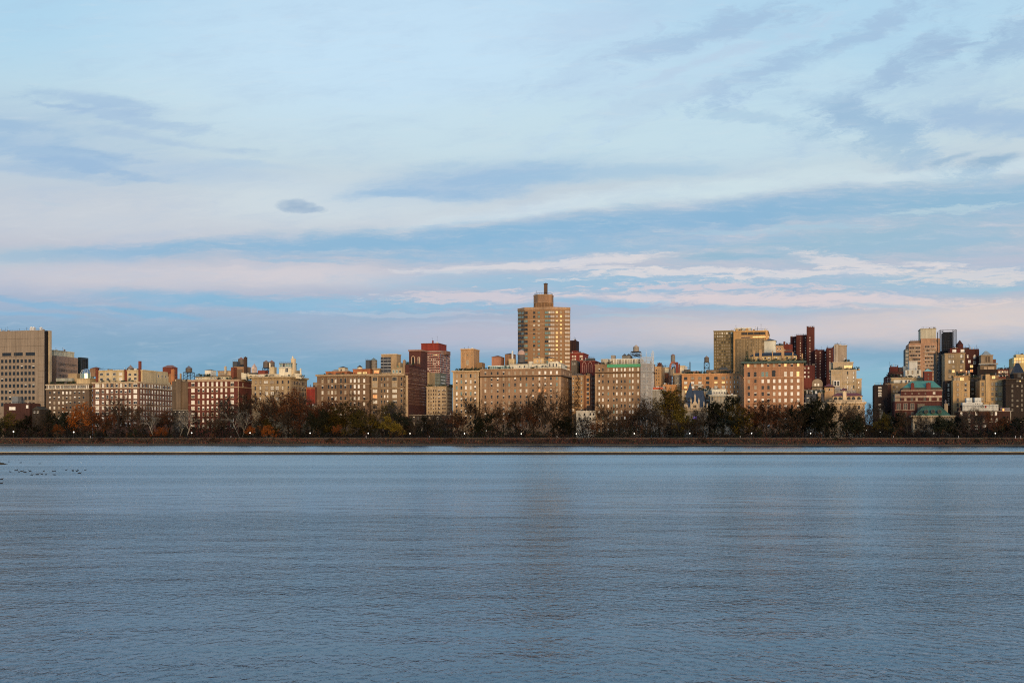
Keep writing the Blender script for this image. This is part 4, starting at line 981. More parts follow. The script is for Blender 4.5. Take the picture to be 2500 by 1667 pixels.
# ---- 24 mansion with blue slate roof
G24 = W(150, 138, 124)
b = Bld('mansion', 'pale stone mansion with steep blue slate roof, pointed tower and pinnacled dormer', 6, 1262, 1570, 880, G24, -2, T=22, short='slate roofed mansion', parapet=.6)
q = MB(); X0, X1 = b.lx(1262), b.lx(1535); z0, z1 = b.h, b.lz(672, 8); xa, xb = b.lx(1300, 8), b.lx(1498, 8)
q.prism([(X0, .4), (X1, .4), (X1, 20), (X0, 20)], z0, z1, SLATE, None, [(xa, 8), (xb, 8), (xb, 12), (xa, 12)]); q.build('roof', b.root)
q = MB(); xa, xb = b.lx(1282, 4), b.lx(1382, 4); za, zb = b.lz(690, 4), b.lz(570, 4); q.prism([(xa, 4), (xb, 4), (xb, 4 + xb - xa), (xa, 4 + xb - xa)], za - 4, zb, SLATE, None, [((xa + xb) / 2 - .2, 10), ((xa + xb) / 2 + .2, 10), ((xa + xb) / 2 + .2, 10.3), ((xa + xb) / 2 - .2, 10.3)]); q.build('pointed_roof', b.root)
b.chimney(1237, 1272, 664, 775, W(170, 148, 122), 6); b.chimney(1480, 1530, 700, 760, W(140, 124, 108), 12)
LG = W(188, 164, 136)
q = MB(); cx = b.lx(1400); w_ = b.m(48); z0 = b.lz(905); z1 = b.lz(862); z2 = b.lz(795)
q.box(cx - w_, cx + w_, -.6, 5, z0, z1, LG); q.prism([(cx - w_, -.6), (cx + w_, -.6), (cx + w_, 5), (cx - w_, 5)], z1, z2, LG, None, [(cx - .15, -.6), (cx + .15, -.6), (cx + .15, 5), (cx - .15, 5)])
o = q.build('dormer', b.root); b.wins.append((cx, -.61, z0 + 1, 0, b.m(40), b.m(34), 'd', LG, 2, o))
q = MB()
for x, yb_, yt in ((1400, 800, 735), (1350, 900, 790), (1448, 900, 790), (1278, 905, 840), (1300, 900, 850), (1510, 900, 830), (1550, 900, 850)):
    cx = b.lx(x); q.cyl(cx, -.3, .5, b.lz(yb_), b.lz(yt) - 1, LG, 8); q.cyl(cx, -.3, .7, b.lz(yt) - 1, b.lz(yt) + 1.3, LG, 8, .05)
q.build('pinnacles', b.root); b.band(912, 12, LG, .7); b.band(1050, 5, LG, .3, 'belt_course')
b.add([1375 + 25], [1012], 50, 40, 'u', LG, 3); b.add([1300, 1500, 1545], [1005, 1090], 26, 46, 'kd', LG, 2); b.add([1340, 1400, 1450], [1095], 26, 46, 'kd', LG, 2)
# ---- 25 the white museum-like house between
b = Bld('town_house', 'pale stone house with a bracketed cornice and a white rooftop conservatory', 7, 62, 335, 838, W(132, 126, 116), 0, T=22, short='conservatory roofed house')
b.band(822, 12, W(176, 170, 158), .9, dent=True); o = b.box('conservatory', 80, 232, 762, 825, W(206, 202, 190), 4, 10, cap=W(214, 210, 200)); b.add(L(95, 218, 8), [802], 12, 24, 'kd', FW, 1, 4, o)
b.add(L(85, 315, 7), [868], 22, 44, 'kdt', W(160, 154, 142)); b.add(L(85, 315, 5), [940, 1010], 26, 50, 'kdt', W(160, 154, 142)); b.clutter(70, 330, 825, 8, 2)
b = Bld('town_house', 'grey stone town house with a crowded pale roof right of the slate roof', 6, 1572, 1722, 762, W(120, 112, 104), 4, T=20, short='crowded roof house')
b.band(755, 10, W(170, 164, 152), .6); b.box('penthouse', 1385, 1500, 598, 672, W(180, 176, 166), 24, 10, cap=W(200, 196, 186)); o = b.box('penthouse', 1500, 1602, 650, 700, W(196, 188, 170), 20, 10, rail=True); b.add([1600, 1650, 1700], [800, 870, 940], 22, 40, 'kd', W(150, 142, 132)); b.clutter(1400, 1715, 670, 18, 16, 2.4, 10)
o = b.box('penthouse', 1590, 1722, 664, 762, W(170, 162, 146), 8, 8); b.add(L(1610, 1710, 5), [700], 16, 40, 'kd', FW, 1, 8, o)

# ---- 26 right big brick block with copper cornice
B26 = W(160, 112, 80); S26 = W(176, 132, 98)
b = Bld('apartment_building', 'brown brick block with green copper eaves, black mansard and tall roof chimneys', 7, 432, 1085, 478, B26, 0, T=24, short='copper eaved block')
CU = plain('aged_copper', (.045, .075, .06), .7)
b.band(456, 20, CU, 1.6, 'copper_eaves', dent=True); b.band(520, 5, S26, .3, 'belt_course'); b.band(628, 10, S26, .5, 'belt_course')
c26 = [485, 557, 637, 700, 762, 823, 887, 955, 1025]
b.add([478, 555, 632, 697, 760, 820, 885, 955, 1025], [499], 26, 34, 'ptyq', S26); b.add([485, 555, 625 + 12, 682, 885, 953, 1022], [597], 30, 54, lambda x, y, r: r.choice('pyt') if x > 850 else r.choice('dkg'), S26)
q = MB(); cx = b.lx(757); z = b.lz(575); r0 = b.m(22)
for i in range(8):
    t0, t1 = math.pi * i / 8, math.pi * (i + 1) / 8; q.poly([(cx, -.1, z), (cx + r0 * math.cos(t0), -.1, z + r0 * math.sin(t0)), (cx + r0 * math.cos(t1), -.1, z + r0 * math.sin(t1))], GLASSD)
q.box(cx - r0 * .8, cx + r0 * .8, -.12, -.004, b.lz(622), z - .01, GLASSD); q.build('arched_window', b.root)
f26 = lambda x, y, r: (r.choice('wwwp') if (x > 740 or (y < 700 and x > 600)) else (r.choice('kto') if y < 770 else r.choice('kdhq'))) if y < 910 else r.choice('kdqhg')
b.add(c26, rows(672, 70.3, 1180), 27, 40, f26, W(172, 132, 100)); b.strip(432, 448, 640, 1200, S26, .15, 'quoin'); b.strip(1070, 1085, 640, 1200, S26, .15, 'quoin'); b.band(912, 4, S26, .2, 'belt_course')
o = b.box('penthouse', 515, 1010, 398, 458, W(196, 170, 120), 4, 12); b.add(L(545, 985, 12), [420], 20, 20, 'kyth', FB, 1, 4, o)
q = MB(); X0, X1 = b.lx(535, 4), b.lx(985, 4); q.pyr(X0 - 2, X1 + 2, 3, 17, b.lz(398, 4) + .005, b.lz(360, 4), plain('black_slate', (.015, .015, .018), .5), (X1 - X0) * .47, 4); q.build('mansard_roof', b.root)
for x0, x1, y0 in ((598, 627, 322), (842, 872, 315), (535, 552, 330), (738, 748, 345), (960, 972, 360), (1062, 1076, 380)): b.chimney(x0, x1, y0, 430, W(178, 140, 98), 3)
b.clutter(440, 1080, 458, 14, 2, 1.8, 40)
q = MB(); rn = b.rnd; X = b.lx(463, 2)
for j in range(160):
    h_ = rn.random() ; c = Vector((X + rn.gauss(0, .9 * (1 - h_)), 3 + rn.gauss(0, .9 * (1 - h_)), b.lz(456, 2) + h_ * 7)); u = Vector((rn.gauss(0, 1), rn.gauss(0, 1), rn.gauss(0, 1))).normalized() * .35; t_ = u.orthogonal().normalized() * .25; q.poly((c - u, c + t_, c + u, c - t_), PLANT)
o = q.build('terrace_evergreen', b.root)

# ---- 27 olive glass tower pair
OL = W(130, 112, 76)
b = Bld('office_tower', 'broad olive brown glass tower with a pale louvred crown and golden top strip', 7, 100, 312, 120, OL, 190, T=44, short='olive glass tower')
yr = rows(150, 33, 560); f27 = lambda x, y, r: r.choice('kkkkktk')
for y in yr: b.band(y - 14, 2, W(128, 112, 84), .1, 'floor_band')
q = MB()
for x in L(106, 306, 22): X = b.lx(x); q.box(X - .12, X + .12, -.15, -.003, 0, b.h - 3, W(98, 84, 58))
q.build('mullions', b.root); b.add(L(118, 296, 8), yr, 18, 22, lambda x, y, r: r.choice('tttk' if y > 250 else 'tktktp'), OL)
b.band(120, 8, W(150, 134, 104), .3)
b = Bld('office_tower', 'cream topped office slab with a golden window strip joined to the olive glass tower', 7, 315, 692, 122, W(188, 144, 88), 184, T=46, short='golden topped slab')
o = b.strip(345, 652, 210, 700, W(112, 98, 76), .5, 'glass_front'); 
q = MB()
for x in L(345, 652, 24): X = b.lx(x); q.box(X - (.5 if int(x) % 3 == 0 else .2), X + .3, -.85, -.503, 0, b.lz(212), W(146, 122, 88))
q.build('mullions', b.root)
b.add(L(367, 640, 9), rows(240, 33, 520), 22, 20, lambda x, y, r: r.choice('kttt'), OL, off=.51)
for y in rows(228, 33, 560): b.strip(345, 652, y, y + 3, W(140, 118, 88), .6, 'floor_band')
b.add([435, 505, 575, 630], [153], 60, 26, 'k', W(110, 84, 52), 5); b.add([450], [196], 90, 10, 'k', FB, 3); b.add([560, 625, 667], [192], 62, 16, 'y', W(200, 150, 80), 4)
b.band(122, 8, W(206, 160, 96), .4); b.strip(318, 330, 130, 560, W(200, 150, 88), .6, 'pier'); b.strip(670, 692, 130, 560, W(190, 140, 84), .5, 'pier')
b.box('roof_plant', 330, 505, 90, 122, W(186, 184, 180), 12, 14, cap=W(200, 198, 192)); b.clutter(290, 690, 120, 20, 8, 3.4)
b = Bld('tank_house', 'square white tank house with a black pyramid roof before the golden topped slab', 7, 652, 778, 232, W(200, 196, 182), 120, T=14, parapet=0, short='white tank house')
b.hip('pyramid_roof', 652, 778, 202, 232, TAR, 0, 14, 0, 0, .5); b.strip(652, 656, 235, 355, W(170, 165, 150), .1, 'corner_strip'); 
b = Bld('low_rear_building', 'tan penthouse and planted roof terrace behind the copper eaved block', 7, 780, 862, 285, W(178, 136, 98), 90, T=14, short='tan terrace house'); b.add([800, 830], [320], 14, 20, 'kd'); b.clutter(788, 856, 287, 4, 3, 1.6, 8)

# ---- 28 dark red slabs
D28 = W(86, 42, 36)
def slab(x0, x1, y, label, s0, T, cols, y0, p, short, mat=D28):
    b = Bld('residential_tower', label, 7, x0, x1, y, mat, s0, T=T, short=short, group='dark red slab towers'); b.add(cols, rows(y0, p, 650), 10, 14, 'wkpt', W(150, 110, 96)); b.clutter(x0, x1, y, 3, 3, 2)
    b.strip(x0 + 3, x0 + 6, y + 10, 650, W(70, 30, 30), .2, 'dark_joint'); return b  # narrow darker strip down the left of the front
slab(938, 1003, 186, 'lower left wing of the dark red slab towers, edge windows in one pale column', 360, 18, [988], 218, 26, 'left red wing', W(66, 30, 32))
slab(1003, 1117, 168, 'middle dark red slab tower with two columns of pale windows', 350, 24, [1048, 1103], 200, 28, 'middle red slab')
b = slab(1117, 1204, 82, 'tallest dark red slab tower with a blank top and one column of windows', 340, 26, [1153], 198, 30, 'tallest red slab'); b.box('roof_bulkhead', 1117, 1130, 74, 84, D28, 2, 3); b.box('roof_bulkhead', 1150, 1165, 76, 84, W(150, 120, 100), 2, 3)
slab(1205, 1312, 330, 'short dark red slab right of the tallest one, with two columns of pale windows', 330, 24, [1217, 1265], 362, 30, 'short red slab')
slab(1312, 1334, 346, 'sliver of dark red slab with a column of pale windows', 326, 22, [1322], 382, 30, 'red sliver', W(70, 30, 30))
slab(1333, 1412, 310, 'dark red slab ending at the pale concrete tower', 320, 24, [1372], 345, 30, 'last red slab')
b = Bld('apartment_building', 'squat dark red block with a small cabin in front of the slab towers', 7, 862, 962, 272, W(108, 44, 36), 260, T=20, short='squat dark red block'); b.chimney(862, 884, 240, 275, W(110, 60, 46)); b.add(L(880, 945, 4), [335, 375], 12, 16, 'kt', FB); b.clutter(865, 960, 272, 5)
b = Bld('apartment_building', 'dark red brick block with a row of pale windows beside the copper eaved block', 7, 1086, 1206, 500, W(92, 40, 36), 60, T=22, short='row windowed dark red block')
b.add([1098, 1138], rows(530, 47, 880), 18, 24, 'pwkt', W(140, 104, 90)); b.strip(1088, 1172, 640, 760, W(112, 50, 40), .5, 'lower_wall'); b.clutter(1090, 1200, 500, 7)

# ---- 29 pale concrete and stepped white
b = Bld('residential_tower', 'blank pale concrete shaft with a lighter left edge above the cream stepped building', 7, 1420, 1556, 280, W(158, 140, 124), 260, T=24, short='pale concrete shaft')
b.strip(1420, 1462, 275, 600, W(184, 168, 152), .8, 'side_panel'); b.strip(1432, 1436, 280, 600, W(120, 108, 98), 1.0, 'joint'); b.band(280, 5, W(184, 168, 152), .5); b.box('bulkhead', 1425, 1470, 266, 282, W(150, 140, 128), 4, 6); b.clutter(1420, 1550, 280, 5)
CS9 = W(178, 156, 128)
b = Bld('apartment_building', 'cream stepped building with golden studio windows and terraces', 7, 1385, 1662, 548, CS9, 40, T=30, short='cream stepped building')
b.band(548, 5, W(196, 176, 148), .4); o = b.box('upper_tier', 1405, 1626, 466, 550, CS9, 5, 18, cap=W(196, 176, 148)); b.add([1571], [518], 84, 36, 'y', FD, 4, 5, o)
o = b.box('upper_tier', 1365, 1405, 470, 550, W(160, 150, 136), 8, 10); o2 = b.box('side_tier', 1664, 1718, 648, 950, W(184, 158, 126), 4, 22, cap=W(196, 176, 148)); b.add([1687], [690, 742], 16, 26, 'wk', FB, 1, 4, o2)
b.add([1447], [583], 92, 30, 't', W(180, 150, 90), 4); b.add([1462], [640], 50, 28, 't', W(180, 150, 90), 2); b.add([1565, 1632], rows(585, 50, 780), 14, 30, 'kwp', FD); b.add([1605, 1540], [692], 60, 26, 't', W(180, 150, 90), 2)
o = b.box('white_bay', 1410, 1480, 662, 728, W(206, 202, 200), -1.5, 3); b.add([1430, 1462], [695], 18, 44, 'kd', FD, 1, -1.5, o)
b.clutter(1500, 1600, 466, 10, 7, 3.4, 4); b.clutter(1390, 1700, 548, 8, 3, 1.6, 12)
b = Bld('town_house', 'grey house with rounded gable and two arched windows left of the cream stepped building', 7, 1176, 1292, 690, W(140, 124, 108), 20, T=16, parapet=0, short='round gabled house')
q = MB(); X0, X1 = b.lx(1178), b.lx(1290); cx, rx_ = (X0 + X1) / 2, (X1 - X0) / 2; z0, z1 = b.h, b.lz(648)
pts_ = [(cx + rx_ * math.cos(math.pi * i / 10), z0 + (z1 - z0) * math.sin(math.pi * i / 10)) for i in range(11)]
for y_ in (0, 4): q.poly([(x, y_, z) for x, z in (pts_ if y_ else pts_[::-1])], b.mat)
for i in range(10): q.poly([(pts_[i][0], 0, pts_[i][1]), (pts_[i][0], 4, pts_[i][1]), (pts_[i + 1][0], 4, pts_[i + 1][1]), (pts_[i + 1][0], 0, pts_[i + 1][1])], W(170, 156, 140))
q.build('gable', b.root); b.add([1212, 1246], [712], 20, 28, 'w', W(170, 156, 140)); b.band(734, 6, W(60, 54, 50), .6); b.add([1200, 1240, 1275], [780, 830], 16, 26, 'k')
b = Bld('town_house', 'dark slate roofed house behind the evergreens beside the copper eaved block', 7, 1096, 1318, 908, W(130, 124, 118), 0, T=18, short='dark mansard house')
q = MB(); X0, X1 = b.lx(1096), b.lx(1310); q.prism([(X0, .3), (X1, .3), (X1, 16), (X0, 16)], b.h, b.lz(815), plain('black_slate', (.015, .015, .018), .5), TAR, [(X0 + .6, 1.5), (X1 - .6, 1.5), (X1 - .6, 15), (X0 + .6, 15)]); q.build('mansard_roof', b.root)
b.add([1132], [872], 26, 44, 'q', W(150, 146, 140), 2, off=.2); b.chimney(1240, 1275, 800, 900, W(160, 130, 100), -1); b.band(908, 8, W(160, 154, 146), .5); b.box('penthouse', 1105, 1300, 765, 818, W(92, 90, 88), 8, 8, rail=True); b.clutter(1100, 1310, 800, 26, 3, 3, 10); b.add(L(1120, 1290, 5), [945, 1010], 18, 36, 'kd', FW)
# ---- 30 cream mansion with loggia
M30 = W(186, 158, 126); S30 = W(204, 178, 146)
b = Bld('mansion', 'cream stone mansion with arcaded loggia, red tiled roof and a square turret', 7, 1360, 1752, 905, M30, -2, T=22, short='cream loggia mansion')
b.band(900, 16, S30, 1.0, dent=True); o = b.box('loggia', 1402, 1725, 836, 902, M30, 3, 12)
q = MB()
for x in (1434, 1484, 1578, 1630, 1690):
    cx = b.lx(x, 3); r0 = b.m(19); z = b.lz(862, 3)
    q.box(cx - r0, cx + r0, 2.95, 2.99, b.lz(884, 3), z, GLASSD)
    for i in range(8):
        t0, t1 = math.pi * i / 8, math.pi * (i + 1) / 8; q.poly([(cx, 2.94, z), (cx + r0 * math.cos(t0), 2.94, z + r0 * math.sin(t0)), (cx + r0 * math.cos(t1), 2.94, z + r0 * math.sin(t1))], GLASSD)
q.build('arches', o); b.hip('tiled_roof', 1405, 1722, 800, 836, TILE, 3, 12, .36, .1, .7); b.chimney(1513, 1552, 785, 880, S30, 2)
b.add([1490, 1585, 1690], [962], 24, 44, 'kd', S30, off=0); b.add([1490, 1585, 1690], [1055], 28, 60, 'kd', S30); b.add([1400], [962, 1055], 22, 44, 'kd', S30); b.band(1000, 5, S30, .3, 'belt_course')
q = MB()
for x in L(1402, 1745, 30): X = b.lx(x, 0); q.box(X - .12, X + .12, .2, .5, b.h + .0, b.h + 1.2, S30)
q.box(0, b.w, .15, .55, b.h + 1.2, b.h + 1.45, S30); q.build('balustrade', b.root)
b = Bld('turret_house', 'square tan belvedere with a red pyramid roof behind the cream loggia mansion', 7, 1312, 1418, 735, W(178, 142, 104), 22, T=14, parapet=0, short='belvedere')
b.hip('pyramid_roof', 1318, 1410, 695, 732, TILE, 0, 13, 0, 0, .8); b.add([1340, 1368, 1392], [765], 14, 30, 'kdt', S30); b.band(735, 6, W(70, 50, 44), .5)
b = Bld('row_house', 'small dark roofed houses with a red gable behind the loggia chimney', 7, 1420, 1660, 772, W(128, 118, 112), 24, T=14, short='red gabled row')
b.hip('red_gable', 1490, 1560, 742, 775, TILE, 0, 9); b.box('penthouse', 1425, 1485, 735, 775, W(150, 146, 150), 2, 6); b.clutter(1430, 1655, 772, 12, 2); b.add([1440, 1470, 1600, 1635], [795], 16, 20, 'kd')
# ---- right-hand cluster (view 8)
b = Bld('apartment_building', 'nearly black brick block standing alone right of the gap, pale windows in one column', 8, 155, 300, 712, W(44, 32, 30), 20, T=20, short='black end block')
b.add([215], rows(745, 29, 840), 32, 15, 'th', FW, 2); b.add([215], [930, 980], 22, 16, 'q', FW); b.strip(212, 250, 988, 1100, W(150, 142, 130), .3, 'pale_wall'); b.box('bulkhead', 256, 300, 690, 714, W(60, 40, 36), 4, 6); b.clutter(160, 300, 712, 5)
b = Bld('apartment_building', 'dark red stepped block behind the white rooftop house', 8, 282, 505, 618, W(78, 38, 34), 120, T=26, short='dark red terraced block')
o = b.box('upper_tier', 330, 416, 515, 590, W(92, 40, 34), 6, 14, rail=True); b.box('upper_tier', 318, 500, 568, 620, W(84, 46, 40), 5, 14); b.box('penthouse', 420, 462, 522, 570, W(74, 58, 52), 7, 8); b.box('penthouse', 470, 520, 512, 560, W(150, 160, 166), 10, 8)
b.add(L(300, 480, 7), [640, 670], 12, 14, 'kt'); b.add(L(340, 480, 5), [598], 10, 12, 'k', FB, 1, 5); b.clutter(285, 500, 618, 10, 3, 2, 8); b.clutter(325, 415, 515, 6, 8, 2.5)
b = Bld('apartment_building', 'tan block with a white terrace parapet left of the green copper roofs', 8, 300, 690, 694, W(140, 116, 84), 45, T=20, short='white terraced tan block')
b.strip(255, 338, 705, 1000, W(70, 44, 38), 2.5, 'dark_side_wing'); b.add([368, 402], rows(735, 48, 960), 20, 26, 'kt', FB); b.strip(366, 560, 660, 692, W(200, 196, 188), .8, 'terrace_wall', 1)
b.add([455, 505, 540], [676], 12, 24, 'k', FB, 1, 0, off=.7); b.box('upper_storey', 340, 700, 636, 695, W(160, 138, 104), 6, 10, cap=W(180, 158, 124)); b.clutter(345, 690, 640, 14, 7, 1.6, 8)
b = Bld('rooftop_house', 'white three windowed rooftop house with a white tank cube above', 8, 495, 668, 552, W(196, 192, 184), 80, T=16, short='white rooftop house')
b.add([522, 573, 632], [575], 16, 32, 'kt', FD); b.add([535, 555, 640], [618], 22, 14, 'k', FD); b.box('tank_enclosure', 537, 626, 456, 552, W(206, 202, 198), 4, 9, cap=W(196, 194, 190)); b.clutter(500, 660, 552, 4)
b = Bld('brick_turret', 'red brick turret with a small green copper pyramid roof', 8, 702, 790, 565, W(104, 48, 40), 40, T=9, parapet=0, short='green capped turret')
b.hip('copper_roof', 702, 790, 533, 565, plain('light_copper', (.25, .45, .36), .7), 0, 9, 0, 0, .3); b.add([745], [600, 640], 10, 16, 'k', FB); b.band(568, 5, W(150, 80, 64), .25)
# banded tan tower
PK = W(164, 124, 98); WB = W(196, 176, 160)
b = Bld('residential_tower', 'tan tower with white balcony bands and a blank pale concrete top', 8, 532, 872, 258, PK, 240, T=30, short='white banded tan tower')
for y in rows(285, 41.5, 700): 
    b.strip(530, 662, y, y + 7, WB, 1.2, 'balcony_band'); b.strip(700, 830, y + 30, y + 37, WB, 1.2, 'balcony_band')
b.add(L(548, 648, 7), [y + 24 for y in rows(285, 41.5, 560)], 14, 22, 'kktd', FB); b.add(L(716, 818, 7), [y + 13 for y in rows(285, 41.5, 560)], 13, 22, 'ktdk', FB)
b.box('upper_tier', 546, 664, 230, 262, W(120, 96, 80), 5, 14, rail=True); o = b.box('core', 664, 872, 208, 262, W(170, 128, 98), 3, 20); b.add(L(785, 850, 5), [232, 256], 8, 16, 'kt', FB, 1, 3, o)
b.box('concrete_top', 660, 830, 100, 212, W(176, 168, 150), 6, 18, cap=W(160, 152, 138)); b.clutter(665, 825, 100, 4, 8, 1.4); b.strip(492, 530, 322, 560, W(70, 84, 90), 0, 'side') if False else None
b = Bld('residential_tower', 'slim blue grey balcony stack at the left edge of the white banded tan tower', 8, 492, 534, 322, W(84, 92, 96), 236, T=16, short='blue grey balcony stack'); b.add([505, 520], rows(345, 41, 560), 10, 20, 'dk'); b.clutter(495, 530, 322, 3)
b = Bld('narrow_building', 'grey brown narrow wall between the banded tower and the black lattice tower', 8, 826, 876, 362, W(96, 82, 68), 130, T=14, short='grey brown sliver'); b.add([846], rows(400, 36, 700), 10, 16, 'kt'); b.chimney(826, 840, 345, 370, W(110, 90, 74))
# black lattice tower
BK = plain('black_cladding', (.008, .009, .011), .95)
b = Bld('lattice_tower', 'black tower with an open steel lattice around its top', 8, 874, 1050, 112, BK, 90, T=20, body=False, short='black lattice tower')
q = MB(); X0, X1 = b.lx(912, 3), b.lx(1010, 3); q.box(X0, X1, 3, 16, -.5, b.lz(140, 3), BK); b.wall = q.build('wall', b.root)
q = MB(); X0, X1 = b.lx(882), b.lx(1012); q.box(X0, b.lx(935), .5, 16.4, -.5, b.lz(345), BK); q.build('lower_shaft', b.root)
q = MB(); xs = [0, b.lx(905), b.lx(1015), b.w]; ST_ = plain('grey_steel', (.035, .038, .042), .7)
for x in xs:
    for y in (0, 16.8): q.box(x - .22, x + .22, y - .2, y + .2, b.lz(345) if x > 0 else b.lz(700), b.h, BK)
for z in [b.lz(y) for y in rows(116, 22, 350)]:
    q.bar((0, 0, z), (b.w, 0, z), .14, ST_); q.bar((b.w, 0, z), (b.w, 16.8, z), .13, BK); q.bar((0, 0, z), (0, 16.8, z), .13, BK)
    q.bar((0, 0, z), (xs[1], 0, z - b.m(22)), .12, ST_); q.bar((xs[2], 0, z - b.m(22)), (b.w, 0, z), .12, ST_)
for x in L(xs[1], xs[2], 6)[1:-1]: q.bar((x, 2.6, b.lz(235)), (x, 2.6, b.lz(335)), .14, ST_)
for y in (235, 262, 290, 318): q.bar((xs[1], 2.6, b.lz(y)), (xs[2], 2.6, b.lz(y)), .14, ST_)
q.build('steel_lattice', b.root); q = MB(); q.box(b.lx(915, 3), b.lx(1008, 3), 3.5, 16, b.lz(235, 3), b.lz(142, 3), BK); q.build('louvre_core', b.root)
b.add([890, 960], rows(390, 60, 900), 18, 24, 'k', FD, 1, .5)
# dark red with tan front
b = Bld('apartment_building', 'tan fronted block with paired pale windows below a dark red attic', 8, 925, 1148, 368, W(148, 124, 92), 72, T=22, short='tan fronted block')
b.add([977, 1002, 1108], [402, 460], 22, 36, 'wtk', FD, 2); b.add([1020, 1125], [402, 460], 16, 30, 'wt', FD); b.add([1020, 1105], [516, 565], 28, 32, 'ty', FD); b.add([980], [565, 620], 24, 34, 'tk', FD, 2)
o = b.box('attic', 985, 1142, 314, 370, W(96, 40, 32), 3, 12, cap=W(80, 40, 34)); b.add([1030, 1120], [342], 40, 32, 'w', FD, 3, 3, o); b.band(368, 6, W(170, 146, 112), .3)
b.cyl('domed_drum', 1056, 1132, 275, 316, W(82, 38, 34), 12, cone=3.2, cmat=W(60, 30, 28)); b.clutter(990, 1140, 316, 6, 5)
b = Bld('apartment_building', 'dark red brick block with scattered lit windows and railings on its stepped roof', 8, 1148, 1300, 322, W(72, 36, 31), 74, T=22, short='lit dark red block')
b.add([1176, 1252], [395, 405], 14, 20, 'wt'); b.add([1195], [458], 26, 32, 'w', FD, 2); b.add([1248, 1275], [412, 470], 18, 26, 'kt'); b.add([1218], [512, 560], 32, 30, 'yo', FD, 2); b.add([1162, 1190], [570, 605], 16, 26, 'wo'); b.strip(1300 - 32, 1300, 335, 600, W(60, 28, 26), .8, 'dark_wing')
b.clutter(1140, 1300, 322, 10, 3, 2.2)
# gap wall
b = Bld('apartment_building', 'dark olive brown block filling the gap between the two tan towers', 8, 1198, 1312, 632, W(74, 62, 46), 40, T=14, short='dark olive gap block'); b.add([1230, 1272], rows(665, 48, 900), 26, 24, 'tkg', FB, 2); b.clutter(1200, 1305, 632, 6, 3, 2, 8)
b = Bld('apartment_building', 'narrow black brown wall with a column of dark windows left of the lower tan tower', 8, 930, 1018, 668, W(58, 44, 38), 30, T=14, short='black brown wall'); b.add([966], rows(715, 52, 940), 14, 30, 'gk', FW)
# tan front tower lower
T8 = W(172, 138, 92)
b = Bld('apartment_building', 'lower tan tower with lit golden penthouse beside the black brown wall', 8, 1014, 1200, 668, T8, 20, T=18, short='lower tan tower')
b.add([1067], rows(710, 55, 950), 20, 34, 'tk', FB); b.add([1153], rows(710, 55, 950), 22, 34, 'tq', FB); b.strip(1110, 1114, 680, 960, W(190, 158, 112), .2, 'downpipe_strip')
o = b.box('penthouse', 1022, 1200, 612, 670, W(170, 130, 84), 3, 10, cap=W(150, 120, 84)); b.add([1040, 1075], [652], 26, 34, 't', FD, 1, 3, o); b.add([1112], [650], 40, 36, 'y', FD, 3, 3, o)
o = b.box('penthouse', 1066, 1150, 565, 614, W(120, 84, 62), 6, 8); b.chimney(1185, 1202, 590, 660, W(176, 150, 112), 3); b.chimney(1108, 1124, 565, 612, W(140, 90, 66), 8); b.clutter(1030, 1195, 612, 8, 4, 1.8, 10)
b = Bld('apartment_building', 'upper tan block with a grey pyramid roofed belvedere and stone balcony', 8, 1312, 1492, 500, W(110, 92, 72), 60, T=20, short='pyramid roofed belvedere block')
o = b.box('belvedere', 1322, 1452, 388, 480, W(146, 124, 100), 4, 12, cap=W(150, 134, 114)); q = MB()
for x in (1380, 1410): b.strip(x - 8, x + 8, 405, 465, W(96, 78, 62), .15, 'niche', 4, o)
b.hip('pyramid_roof', 1340, 1436, 338, 390, plain('lead_roof', (.27, .28, .25), .7), 5, 10, .12, 0, .3); b.band(478, 14, W(150, 146, 140), .8, 'balcony', T=3); b.add([1370, 1415, 1450], [530], 30, 26, 't', W(190, 150, 110), 2); b.strip(1304, 1500, 545, 610, W(50, 38, 34), .6, 'dark_band'); b.clutter(1320, 1490, 500, 8, 2); b.box('side_turret', 1452, 1486, 435, 500, W(110, 70, 54), 6, 6)
b = Bld('apartment_building', 'right hand tan tower with rows of paired windows above white rooftop units', 8, 1308, 1592, 662, W(176, 142, 96), 20, T=20, short='right hand tan tower')
b.add([1340], rows(705, 54.5, 950), 22, 34, 'tk', FB); b.add([1447, 1490], rows(705, 54.5, 950), 22, 34, 'tkg', FB); b.add([1530], [705, 815, 868], 30, 34, 't', FB, 2); b.add([1570], rows(705, 54.5, 950), 16, 34, 'tkp', FB)
b.strip(1370, 1416, 598, 900, W(188, 152, 104), .8, 'projecting_bay'); o = b.box('penthouse', 1326, 1372, 600, 664, W(150, 116, 80), 3, 8); b.add([1348], [630], 24, 30, 'k', FD, 1, 3, o); o = b.box('penthouse', 1416, 1512, 608, 664, W(160, 120, 80), 3, 8); b.add([1460], [632], 34, 34, 'y', FD, 2, 3, o)
b.box('penthouse', 1512, 1590, 650, 664, W(160, 126, 84), 3, 8, rail=True); b.clutter(1330, 1585, 612, 8, 4, 1.8, 6)
b = Bld('apartment_building', 'brick red low block with a domed roof hut right of the belvedere', 8, 1502, 1690, 542, W(104, 56, 44), 110, T=16, short='domed hut block'); b.add(L(1520, 1610, 6), [572, 610], 12, 18, 'kty'); b.cyl('roof_hut', 1625, 1668, 545, 585, W(110, 100, 90), -1, cone=2.5, cmat=W(90, 86, 80)); b.clutter(1505, 1680, 542, 8, 3, 1.8, 8)
